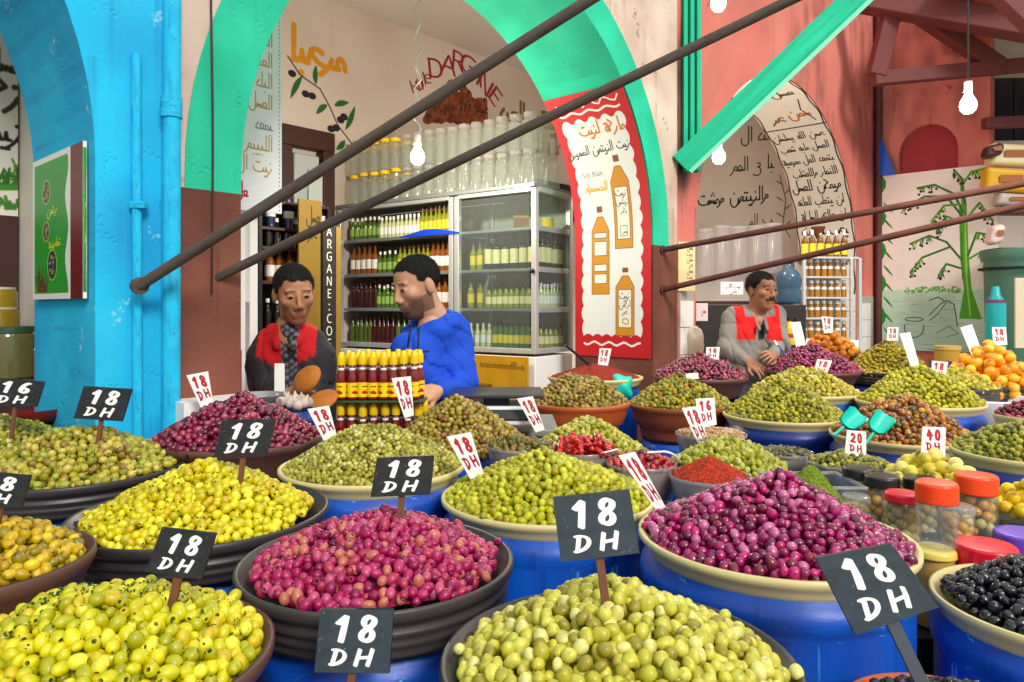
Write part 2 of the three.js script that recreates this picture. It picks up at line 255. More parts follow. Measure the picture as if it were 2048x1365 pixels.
{ // walls that part the shops
  const o = arcade('left_partition_wall', 'cream partition between the left shop and the oil shop', 'wall'); part('wall', box(0.1, 4.35, 2.33, -0.12, 2.175, -T - 1.165), M.cream, o);
  const l = arcade('left_shop_wall', 'white wall of the left shop with green lettering above dark wood panelling', 'wall');
  const m = mural(1.2, -3.6, -0.18, 1.96, 4.35, 230, (x, w, h, P) => {
    wear(x, w, h, '#e3ded2', ['#d2ccbe', '#f0ece2'], null, 0.7);
    let p = P(48, 150); arabic(x, 'عسل حر', p.x, p.y, p.k * 30, '#2d3a1a', 0.2); p = P(58, 215); arabic(x, 'ازكان', p.x, p.y, p.k * 40, '#3a3c10', 0.22); p = P(45, 285); arabic(x, 'زيت', p.x, p.y, p.k * 34, '#1c2412', 0.18);
    for (let i = 0; i < 46; i++) { const a = P(rr(-60, 62), 372 + rr(-3, 4)), b = P(0, 0); x.strokeStyle = ['#2e6a1e', '#4a8a2a', '#23501a'][i % 3]; x.lineWidth = 2; x.beginPath(); x.moveTo(a.x, a.y); x.quadraticCurveTo(a.x + rr(-6, 6), a.y - 9, a.x + rr(-10, 10), a.y - rr(8, 26)); x.stroke(); }
    paintLine(x, [P(-60, 376), P(62, 376)], 6, '#4a8a2a'); for (let i = 0; i < 18; i++) { const a = P(rr(-40, 60), 418); x.strokeStyle = '#3c7a28'; x.lineWidth = 3; x.beginPath(); x.moveTo(a.x, a.y); x.lineTo(a.x + rr(-7, 7), a.y - rr(4, 13)); x.stroke(); }
  });
  part('wall', box(3.42, 2.39, 0.1, -1.89, 3.155, -1.25), m, l);
  part('panelling', box(3.42, 1.96, 0.1, -1.89, 0.98, -1.25), M.darkwood, l, 'dark wood panelling');
  part('counter', rbox(1.9, 1.2, 0.5, 0.01, -1.2, 0.6, -0.95), M.darkwood, l, 'dark counter');
}
{ // inner end wall of the second stall, closing the room
  const a = uv(7.1, 0, 3), b = uv(8.35, 0, 0.68), len = Math.hypot(b.x - a.x, b.z - a.z), o = thing('stall_end_wall', 'grey white inner wall of the second stall with green painted writing', 'wall', a);
  o.rotation.y = -Math.atan2(b.z - a.z, b.x - a.x);
  const m = new THREE.MeshStandardMaterial({ roughness: 0.85, map: cv(1000, 1100, (x, w, h) => {
    wear(x, w, h, '#d4cec4', ['#bfb8ad', '#e2ddd4'], null, 0.8);
    const q = (px, py) => { const r = (px - HX) / F, t = (a.x + r * a.z) / (-(b.x - a.x) / len - r * (b.z - a.z) / len), Z = -(a.z + (b.z - a.z) / len * t), y = E - (py - HY) / F * Z; return { x: t / len * w, y: (4.35 - y) / 3.35 * h, k: Z / F * (h / 3.35) }; };
    let p = q(1545, 278); arabic(x, 'عند ال', p.x, p.y, p.k * 20, '#5c6412', 0.17, 0.03); p = q(1548, 335); arabic(x, 'بائع الهوى', p.x, p.y, p.k * 19, '#39441c', 0.14, 0.05); p = q(1538, 398); arabic(x, 'والزيتون ومشت', p.x, p.y, p.k * 19, '#232a20', 0.16, 0.05); p = q(1545, 445); arabic(x, 'ب الو', p.x, p.y, p.k * 16, '#39441c', 0.13, 0.12);
    paintLine(x, [q(1560, 350), q(1572, 400), q(1566, 450), q(1580, 475)], 5, '#56682c'); for (let i = 0; i < 6; i++) leaf(x, q(1568, 372 + i * 16), q(1568 + (i % 2 ? 16 : -18), 360 + i * 16), 9, '#5d7034');
  }) });
  part('wall', box(len, 3.35, 0.1, len / 2, 2.675, -0.05), m, o); part('lower_wall', box(len, 1, 0.1, len / 2, 0.5, -0.05), M.cream, o);
}
// lettered white band inside the pink arch: it follows the underside of the arch
{
  const o = arcade('lettered_arch_band', 'white band of black Arabic lines painted under the pink arch', 'sign'), pts = [];
  for (let i = 0; i <= 8; i++) pts.push([C2 + A2 - 0.02, 1.66 + (SPR + 0.02 - 1.66) * i / 8]);
  for (let i = 1; i <= 34; i++) { const t = i / 34 * 1.95; pts.push([C2 + (A2 - 0.012) * Math.cos(t), SPR + 0.02 + (D2 - 0.012) * Math.sin(t)]); }
  const g = new THREE.BufferGeometry(), pos = [], tex = [], idx = []; let L = 0; const ls = pts.map((p, i) => (L += i ? Math.hypot(p[0] - pts[i - 1][0], p[1] - pts[i - 1][1]) : 0));
  pts.forEach((p, i) => { for (const [k, z] of [[0, -T + 0.01], [1, -0.008]]) { pos.push(p[0], p[1], z); tex.push(k, ls[i] / L); } if (i) { const a = i * 2; idx.push(a - 2, a - 1, a, a, a - 1, a + 1); } });
  g.setAttribute('position', new THREE.Float32BufferAttribute(pos, 3)); g.setAttribute('uv', new THREE.Float32BufferAttribute(tex, 2)); g.setIndex(idx); g.computeVertexNormals();
  const m = new THREE.MeshStandardMaterial({ roughness: 0.8, side: THREE.DoubleSide, map: cv(400, 2000, (x, w, h) => {
    wear(x, w, h, '#e6dfd2', ['#d4cbbb', '#f1ece2'], null, 0.6);
    x.strokeStyle = '#241a14'; x.lineWidth = 9; for (const k of [8, w - 8]) { x.beginPath(); for (let y = 0; y <= h; y += 20) x.lineTo(k + Math.sin(y / 37) * 5, y); x.stroke(); }
    const yT = h * 0.43; x.beginPath(); x.moveTo(0, yT); x.lineTo(w, yT); x.stroke();
    const T2 = ['حسن الله يسلسان', 'العسل مابه شعب', 'بتمعد العل موصية', 'الانهار والاعشاب', 'ويمكن للعسل', 'ان يتعلب لاعانه', 'ان حالته السائلة', 'يجب تسخينه', 'في حمام', 'مريم والله'];
    T2.forEach((s, i) => arabic(x, s, w - 40, yT + 95 + i * 94, 44 * (s.length > 12 ? 0.86 : 1.1), '#1c1612', 0.17));
    arabic(x, 'سمن', w - 60, yT - 90, 60, '#c06a2a', 0.2); arabic(x, 'حر', w - 230, yT - 70, 60, '#8a4a1a', 0.2); paintLine(x, [{ x: 330, y: yT - 260 }, { x: 300, y: yT - 150 }, { x: 350, y: yT - 40 }], 8, '#241a14'); arabic(x, 'عسل', w - 60, yT - 330, 60, '#4a3a1a', 0.18);
  }) });
  part('lettering', g, m, o);
}
// downpipes and cable on the front
{
  const p = thing('blue_downpipe', 'thick blue painted downpipe running up the edge of the blue pier', 'pipe', uv(-0.03, 0, -0.05));
  part('pipe', bar(V(0, 0, 0), V(0.012, 5.4, 0), 0.03, 0.03, 20), M.blue, p); for (const y of [0.9, 2.25, 3.1]) part('coupling', new THREE.CylinderGeometry(0.036, 0.036, 0.07, 20).translate(0.004, y, 0), M.blue, p);
  const q = thing('thin_pipe', 'thin blue pipe on the blue pier beside the thick downpipe', 'pipe', uv(-0.125, 0, -0.025)); part('pipe', bar(V(0, 0, 0), V(-0.01, 2.42, 0), 0.016, 0.016, 12), M.blue, q); part('bracket', rbox(0.05, 0.025, 0.04, 0.004, 0, 1.9, 0), M.blue, q);
  const c = thing('hanging_cable', 'thin brown cable running down the turquoise arch onto the brown pier', 'cable', uv(0.135, 1.6, -0.016)); part('cable', tube([V(0, 0, 0), V(0.004, 0.6, 0), V(-0.006, 1.4, 0), V(0.002, 2.6, 0), V(0, 3.9, 0)], 0.0042, 40, 6), M.darkwood, c);
}
// struts of the awning
function strut(name, label, a, b, r, m, group) { const o = thing(name, label, 'pole', a, group), e = b.clone().sub(a); part('pole', bar(V(0, 0, 0), e, r, r, 14), m, o); part('wall_socket', new THREE.CylinderGeometry(r * 1.5, r * 1.6, .02, 14).rotateZ(Math.PI / 2).rotateY(TH - Math.PI / 2), m, o); return o; }
strut('awning_pole', 'dark steel pole rising from the blue pier across the turquoise arch', at(278, 572, 2.43), at(1185, -4, 2.25).lerp(at(278, 572, 2.43), -0.9), 0.0185, M.steel);
strut('awning_pole', 'rusty steel pole rising from the brown pier past the red bordered sign', at(425, 560, 2.73), at(1590, -4, 2.4).lerp(at(425, 560, 2.73), -0.8), 0.0175, M.steel);
strut('awning_pole', 'upper red brown rail slanting across the pink arch', at(1325, 500, 5.12), at(2048, 367, 3.9).lerp(at(1325, 500, 5.12), -0.7), 0.02, M.rust);
strut('awning_pole', 'lower red brown rail slanting past the moustached man', at(1325, 580, 5.12), at(2048, 411, 3.9).lerp(at(1325, 580, 5.12), -0.7), 0.02, M.rust);
{
  const o = thing('turquoise_brace', 'broad turquoise timber brace slanting up in front of the pink arch', 'beam', at(1362, 330, 5.25)), b = at(1712, -6, 4.9), k = b.clone().lerp(at(1362, 330, 5.25), -0.3).sub(o.position);
  part('beam', beam(V(0, 0, 0), k, 0.17, 0.07), M.turquoise, o); part('edge_strip', beam(V(0.055, -0.06, 0.05), k.clone().add(V(0.055, -0.06, 0.05)), 0.03, 0.05), mat('#7fdcbc', 0.6), o);
  const p = thing('turquoise_channel', 'vertical turquoise steel channel in the corner beside the pink wall', 'beam', uv(3.735, 2.55, -0.05)); p.rotation.y = 0.1;
  for (const x of [-0.05, 0, 0.05]) part('rail', rbox(0.03, 3, 0.07, 0.004, x, 1.5, 0), M.turquoise, p); part('web', box(0.13, 3, 0.02, 0, 1.5, -0.03), mat('#0d9c80', 0.6), p);
}
// dark pipe in the corner and the roof at the right
{
  const p = thing('corner_pipe', 'dark pipe running down the corner of the pink walls', 'pipe', uv(8.42, 0, -0.06)); part('pipe', bar(V(0, 0, 0), V(0, 5.5, 0), 0.045), mat('#5a2a2c', 0.5), p);
  const Z = 7.6, t = (name, label, a, b, w, za = Z, zb = Z) => { const A = at(...a, za), o = thing(name, label, 'beam', A); part('beam', beam(V(0, 0, 0), at(...b, zb).sub(A), w, w * 0.8), M.redTimber, o); };
  t('roof_post', 'short slanting red timber post under the roof at the pink corner', [1752, 152], [1785, 20], 0.17);
  t('roof_tie_beam', 'horizontal red timber tie beam under the market roof', [1748, 158], [2120, 124], 0.14);
  t('roof_rafter', 'upper red timber rafter from the corner to the right edge', [1700, -6], [2120, 66], 0.24, 7.7, 7);
  t('roof_brace', 'diagonal red timber brace running down to the tie beam', [1832, 22], [2000, 135], 0.17);
  t('roof_rafter', 'pale red rafter crossing the dark roof at the top right corner', [1985, -30], [2090, 70], 0.16, 6.4, 6.2);
  t('ledge_beam', 'red timber sill under the dark opening at the right', [1968, 247], [2140, 240], 0.12, 8.0, 8.0);
  const g = new THREE.PlaneGeometry(5, 3, 100, 1), q = g.attributes.position; for (let i = 0; i < q.count; i++) q.setZ(i, 0.035 * Math.sin(q.getX(i) * 2 * Math.PI / 0.15)); g.computeVertexNormals();
  const o = thing('corrugated_roof', 'dark corrugated metal roof sheets above the right stalls', 'roof', at(2050, -60, 6.6)); o.rotation.set(-Math.PI / 2 + 0.32, 0, -0.35, 'YXZ'); part('sheet', g, new THREE.MeshStandardMaterial({ color: '#4a3c36', roughness: 0.7, side: THREE.DoubleSide, bumpMap: grain, bumpScale: 0.004 }), o);
  o.position.add(V(2.4, 0.25, -1.0));
  const w = thing('far_stall_wall', 'beige back wall of the far right stall', 'wall', V(4.95, 0, -8.75)); w.rotation.y = -0.05;
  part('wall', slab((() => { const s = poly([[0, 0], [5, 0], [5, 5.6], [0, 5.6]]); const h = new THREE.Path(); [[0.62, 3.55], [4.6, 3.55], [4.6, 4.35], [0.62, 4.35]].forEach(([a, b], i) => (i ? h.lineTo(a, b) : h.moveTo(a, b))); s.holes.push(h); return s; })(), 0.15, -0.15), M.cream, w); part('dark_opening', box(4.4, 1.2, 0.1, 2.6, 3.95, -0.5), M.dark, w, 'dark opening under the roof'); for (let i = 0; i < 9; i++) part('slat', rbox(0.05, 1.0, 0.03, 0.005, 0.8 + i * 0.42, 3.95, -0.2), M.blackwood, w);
}

// ---------- drums, bowls and heaps ----------
const oliveG = (long, hole, bumpy = 0) => {
  const g = new THREE.SphereGeometry(0.5, 14, 10), p = g.attributes.position, col = [];
  for (let i = 0; i < p.count; i++) {
    const v = V(p.getX(i), p.getY(i), p.getZ(i)), t = v.y / 0.5; let d = 1;
    v.y *= long; v.x *= 1 - 0.06 * t; v.z *= 1 - 0.06 * t;
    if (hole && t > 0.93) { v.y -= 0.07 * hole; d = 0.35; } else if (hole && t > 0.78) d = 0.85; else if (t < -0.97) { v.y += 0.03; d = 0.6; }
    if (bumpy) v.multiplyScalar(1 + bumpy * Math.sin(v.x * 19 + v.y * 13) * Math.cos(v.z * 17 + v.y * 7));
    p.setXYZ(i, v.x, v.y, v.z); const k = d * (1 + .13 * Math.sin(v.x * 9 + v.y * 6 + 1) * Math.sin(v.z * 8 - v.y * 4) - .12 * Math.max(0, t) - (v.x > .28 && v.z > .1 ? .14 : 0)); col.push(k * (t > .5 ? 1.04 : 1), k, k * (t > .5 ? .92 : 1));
  }
  g.setAttribute('color', new THREE.Float32BufferAttribute(col, 3)); g.computeVertexNormals(); return g;
};
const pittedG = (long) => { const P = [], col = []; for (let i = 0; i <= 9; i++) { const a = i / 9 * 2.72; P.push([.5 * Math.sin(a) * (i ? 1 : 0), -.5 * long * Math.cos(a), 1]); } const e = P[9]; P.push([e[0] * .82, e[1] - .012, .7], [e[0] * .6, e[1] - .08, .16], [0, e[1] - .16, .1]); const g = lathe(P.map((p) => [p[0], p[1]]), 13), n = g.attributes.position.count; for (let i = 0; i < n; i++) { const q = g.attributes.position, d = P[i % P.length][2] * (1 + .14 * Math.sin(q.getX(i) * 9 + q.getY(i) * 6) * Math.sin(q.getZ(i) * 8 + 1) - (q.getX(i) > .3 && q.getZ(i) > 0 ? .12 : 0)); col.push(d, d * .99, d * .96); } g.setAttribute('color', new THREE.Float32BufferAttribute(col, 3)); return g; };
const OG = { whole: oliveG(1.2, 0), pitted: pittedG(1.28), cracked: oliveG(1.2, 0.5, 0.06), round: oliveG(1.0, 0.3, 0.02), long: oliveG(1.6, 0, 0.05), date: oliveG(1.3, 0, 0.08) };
const tiny = new THREE.IcosahedronGeometry(0.5, 0);
function wornRadial(R, prof, m, seg = 56) { return lathe(prof.map(([r, y]) => [r * R, y]), seg); }
const BOWLS = {
  dark: { m: [mat('#3b3634', 0.42), mat('#332f30', 0.4)], n: 'dark ribbed clay basin', h: 0.085, prof: (R) => [[0, -.07], [.7, -.05], [.86, -.028], [.965, .002], [.985, .004], [1, 0], [1, -.012], [.985, -.018], [.955, -.024], [.945, -.03], [.965, -.035], [.965, -.042], [.94, -.046], [.955, -.053], [.955, -.06], [.93, -.064], [.94, -.072], [.93, -.082], [0, -.085]] },
  brown: { m: [mat('#5d3d33', 0.5)], n: 'brown clay basin', h: 0.13, prof: (R) => [[0, -.07], [.72, -.05], [.87, -.03], [.965, .002], [1, 0], [1, -.014], [.97, -.026], [.92, -.04], [.87, -.07], [.82, -.1], [.78, -.13], [0, -.13]] },
  cream: { m: [mat('#d8c98c', 0.4)], n: 'cream enamel basin', h: 0.05, prof: (R) => [[0, -.04], [.8, -.03], [.93, -.008], [.97, .004], [1, .003], [1, -.008], [.97, -.016], [.93, -.03], [.9, -.06], [0, -.06]] },
  terracotta: { m: [mat('#b5541e', 0.45), mat('#8a4424', 0.5)], n: 'deep terracotta bowl', h: 0.17, prof: (R) => [[0, -.05], [.8, -.03], [.93, -.004], [.97, .004], [1, .002], [1.01, -.01], [.985, -.022], [.95, -.03], [.93, -.06], [.86, -.1], [.8, -.105], [.76, -.15], [.74, -.17], [0, -.17]] },
  tub: { m: [M.milky, M.clear], n: 'clear plastic tub', h: 0.1, prof: (R) => [[0, -.098], [.84, -.095], [.97, -.006], [1, .003], [1.04, .003], [1.045, -.006], [1.005, -.006], [.88, -.102], [0, -.102]] },
};
const kinds = { };
function drumUnder(x, y, z, R, desc, dark) {
  const o = thing(dark ? 'plastic_pail' : 'plastic_drum', `${dark ? 'dark navy pail' : 'blue plastic drum'} under the ${desc}`, dark ? 'pail' : 'barrel', V(x, 0, z)); const r = R * 0.93;
  const P = [[0, 0.01], [r * .94, 0], [r * .98, .02], [r, .05]]; for (const k of [0.3, 0.62]) P.push([r, y * k - .03], [r + .008, y * k - .018], [r + .008, y * k + .018], [r, y * k + .03]);
  P.push([r, y - .075], [r + .006, y - .062], [r + .009, y - .045], [r + .006, y - .028], [r * .985, y - .02], [r * .96, y - .006], [r * .94, y - .004], [r * .93, y - .03], [0, y - .034]);
  part('drum_body', lathe(P, 48), dark ? M.navy : M.drum, o); o.rotation.y = rr(0, 6);
  return o;
}
const mats = {};
function pal(list, rough, clear) { return list.map((h) => mats[h + rough] ??= new THREE.MeshPhysicalMaterial({ color: h, roughness: rough, vertexColors: true, clearcoat: clear, clearcoatRoughness: 0.25 })); }
function scatter(R, hf, s, y0 = 0) {
  const cells = new Map(), pts = [], key = (a, b, c) => a * 73856093 ^ b * 19349663 ^ c * 83492791, tries = Math.min(60000, 26 * R * R * 3.6 / (s * s));
  for (let t = 0; t < tries; t++) {
    const r = R * Math.sqrt(rnd()), a = rnd() * 6.2832, x = r * Math.cos(a), z = r * Math.sin(a), y = hf(r, a) + y0, i = Math.floor(x / s), j = Math.floor(y / s), k = Math.floor(z / s); let ok = true;
    for (let d = 0; d < 27 && ok; d++) { const l = cells.get(key(i + d % 3 - 1, j + (d / 3 | 0) % 3 - 1, k + (d / 9 | 0) - 1)); if (l) for (const q of l) if ((q.x - x) ** 2 + (q.y - y) ** 2 + (q.z - z) ** 2 < s * s) { ok = false; break; } }
    if (!ok) continue; const p = V(x, y, z), c = key(i, j, k); pts.push(p); if (cells.has(c)) cells.get(c).push(p); else cells.set(c, [p]);
  }
  return pts;
}
// one heap: the nearest 300 fruits are pieces of their own when they can be told apart, the rest one pile
const deep = (h) => { const c = C(h), o = {}; c.getHSL(o); return '#' + c.setHSL(o.h, Math.min(1, o.s * 1.1 + .02), o.l * .95).getHexString(); };
function heap(s) {
  s.pal = s.pal.map(deep); if (s.single && s.size > .0145) s.size *= .9;
  const k = s.Z / F, R = s.rp * k, o = at(s.cx, s.cy, s.Z), Rh = R * (s.fill ?? 0.9), Hh = (s.cy - s.apex) * k - (s.size * 0.3);
  const name = s.name ?? 'olive_heap', piece = s.piece ?? 'olive';
  const t = thing(name, s.label, s.cat ?? 'olives', o);
  const b1 = rr(0, 6), b2 = rr(0, 6), pw = s.pow ?? 1.5;
  const hf = (r, a) => { const q = Math.min(1, r / Rh), e = q * (1 + 0.05 * Math.sin(a * 3 + b1) + 0.03 * Math.sin(a * 5 + b2)); return Math.max(0, Hh * (1 - Math.pow(Math.min(1, e), pw)) * (1 + 0.05 * Math.sin(a * 2 + b2)) + s.size * .55 * (1 - q) * Math.sin(r * 38 * Math.cos(a) + b1) * Math.sin(r * 33 * Math.sin(a) + b2)); };
  const g = new THREE.LatheGeometry(Array.from({ length: 15 }, (_, i) => new THREE.Vector2(Rh * .95 * i / 14, 0)), 40), p = g.attributes.position;
  for (let i = 0; i < p.count; i++) { const x = p.getX(i), z = p.getZ(i), r = Math.hypot(x, z); p.setY(i, hf(r, Math.atan2(z, x)) - s.size * 1.15); } g.computeVertexNormals();
  const cols = s.pal.map(C);
  part('pile_core', g, mats['core' + s.pal[0]] ??= new THREE.MeshStandardMaterial({ color: s.pal[0], roughness: 0.8, side: THREE.DoubleSide }), t);
  const geo = OG[s.geo ?? 'whole'], top = scatter(Rh, hf, s.size * 0.86, s.size * 0.05), low = scatter(Rh, hf, s.size * 0.9, -s.size * 0.52);
  const M4 = new THREE.Matrix4(), Q = new THREE.Quaternion(), eu = new THREE.Euler();
  const pose = (q) => { eu.set(rr(0, 6.3), rr(0, 6.3), rr(0, 6.3)); Q.setFromEuler(eu); const z = s.size * (rnd() < .12 ? rr(.72, .88) : rr(0.88, 1.16)); return M4.compose(V(q.x, q.y + rr(-.16, .18) * s.size, q.z), Q, V(z * rr(.88, 1.06), z * rr(.88, 1.12), z)); };
  const rough = s.rough ?? 0.4, clear = s.gloss ?? 0.14, pm = pal(s.pal, rough, clear);
  let singles = [], rest = top;
  if (s.single) { const eye = V(-o.x, E - o.y, -o.z); const list = top.map((q) => [q.distanceTo(eye), q]).sort((a, b) => a[0] - b[0]); singles = list.slice(0, 300).map((q) => q[1]); rest = list.slice(300).map((q) => q[1]); }
  const pick = () => { const a = rnd(); return Math.min(cols.length - 1, Math.floor(Math.pow(a, 1.35) * cols.length)); };
  if (s.single && s.bowl && s.bowl !== 'tub') for (let i = 0; i < 5; i++) { const a = rr(-1.2, 4.3), r = (Rh + R * .97) / 2 + rr(-.3, .3) * (R - Rh); singles.push(V(r * Math.cos(a), s.size * .3, r * Math.sin(a))); if (singles.length > 300) singles.splice(150, 1); }
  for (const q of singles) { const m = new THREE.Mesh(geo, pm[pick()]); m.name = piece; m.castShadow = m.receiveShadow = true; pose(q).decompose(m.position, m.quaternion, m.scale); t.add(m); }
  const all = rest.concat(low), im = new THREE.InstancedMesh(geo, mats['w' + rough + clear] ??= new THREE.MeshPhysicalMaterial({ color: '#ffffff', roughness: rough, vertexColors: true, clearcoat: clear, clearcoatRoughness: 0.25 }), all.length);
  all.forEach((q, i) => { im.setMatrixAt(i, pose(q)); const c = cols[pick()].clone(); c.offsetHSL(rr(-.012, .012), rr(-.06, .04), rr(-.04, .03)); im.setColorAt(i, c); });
  im.name = s.pile ?? 'olive_pile'; im.castShadow = im.receiveShadow = true; im.userData.kind = 'stuff'; t.add(im);
  if (s.herbs) { const n = s.herbs, hm = new THREE.InstancedMesh(new THREE.SphereGeometry(0.5, 5, 3).scale(1, 0.25, 0.6), mat('#1f4a16', 0.6), n); for (let i = 0; i < n; i++) { const cl = rnd() < .5, a = cl ? rr(2.6, 6) : rr(0, 6.3), r = Rh * (cl ? rr(0, .55) : Math.sqrt(rnd()) * .95), y = hf(r, a) + s.size * rr(.2, .55); eu.set(rr(0, 6), rr(0, 6), rr(0, 6)); Q.setFromEuler(eu); const z = s.size * rr(.15, .38); hm.setMatrixAt(i, M4.compose(V(r * Math.cos(a), y, r * Math.sin(a)), Q, V(z, z, z))); } hm.name = 'chopped_herbs'; hm.userData.kind = 'stuff'; t.add(hm); }
  return [o, R];
}
function stand(s) {                                         // heap + bowl + drum
  const [o, R] = heap(s);
  if (s.bowl) {
    const B = BOWLS[s.bowl], b = thing(s.bowl === 'tub' ? 'plastic_tub' : s.bowl === 'cream' ? 'enamel_basin' : s.bowl === 'terracotta' ? 'terracotta_bowl' : 'clay_basin', `${B.n} holding the ${s.of}`, s.bowl === 'tub' ? 'tub' : 'bowl', o);
    part('bowl_body', wornRadial(R, B.prof(R)), B.m[s.bm ?? 0], b);
    if (s.bowl === 'tub' && s.handle) part('handle', tube([V(R, -.01, 0), V(R * 1.02, .02, R * .5), V(R * 0.6, .05, R * .95), V(0, .05, R * 1.02)], 0.003, 16, 6), M.white, b);
  }
  if (s.bowl === 'tub') part('brine', new THREE.CylinderGeometry(R * .93, R * .82, .085, 28).translate(0, -.052, 0), mat(s.pal[2], .35), scene.children[scene.children.length - 1]);
  const y = o.y - (s.bowl ? BOWLS[s.bowl].h - (s.bowl === 'cream' ? .02 : 0) : .01);
  if (!s.noDrum) drumUnder(o.x, y, o.z, R * (s.bowl === 'terracotta' ? .8 : s.bowl === 'tub' ? .86 : s.bowl === 'dark' || s.bowl === 'brown' ? .94 : 1.03), s.of, s.bowl === 'tub' || s.navy);
}
const yellow = ['#d2c414', '#ded026', '#bfb212', '#e6dc4e', '#c8ae16'], green = ['#aeae12', '#bcbc20', '#98990e', '#c8c646', '#a4961a'], pale = ['#c2bc4c', '#ccc65e', '#b2ac40', '#d8d284', '#bab450', '#948a34'], magenta = ['#860c4e', '#9c145c', '#66083a', '#b42868', '#741234', '#c06a92'], pink = ['#9c2452', '#aa3864', '#821c48', '#b85474', '#a83c54', '#b87060'], wine = ['#660d2b', '#7d1638', '#520a22', '#8f2844', '#a04a5c'], tan = ['#8d7a2c', '#a08a3c', '#75682a', '#b49c54', '#8a6036'], brown = ['#a29a34', '#b4a844', '#8c862c', '#c4b45c', '#8e6e38', '#9aa040'], small = ['#a29c3c', '#b4ae50', '#8c8830', '#c6c078', '#7f7a30'], mixed = ['#85801a', '#9a9420', '#6a6a18', '#a87a1e', '#b0a42c'], amber = ['#9a5a12', '#b06e18', '#7c4410', '#c28a28', '#6a5416'];
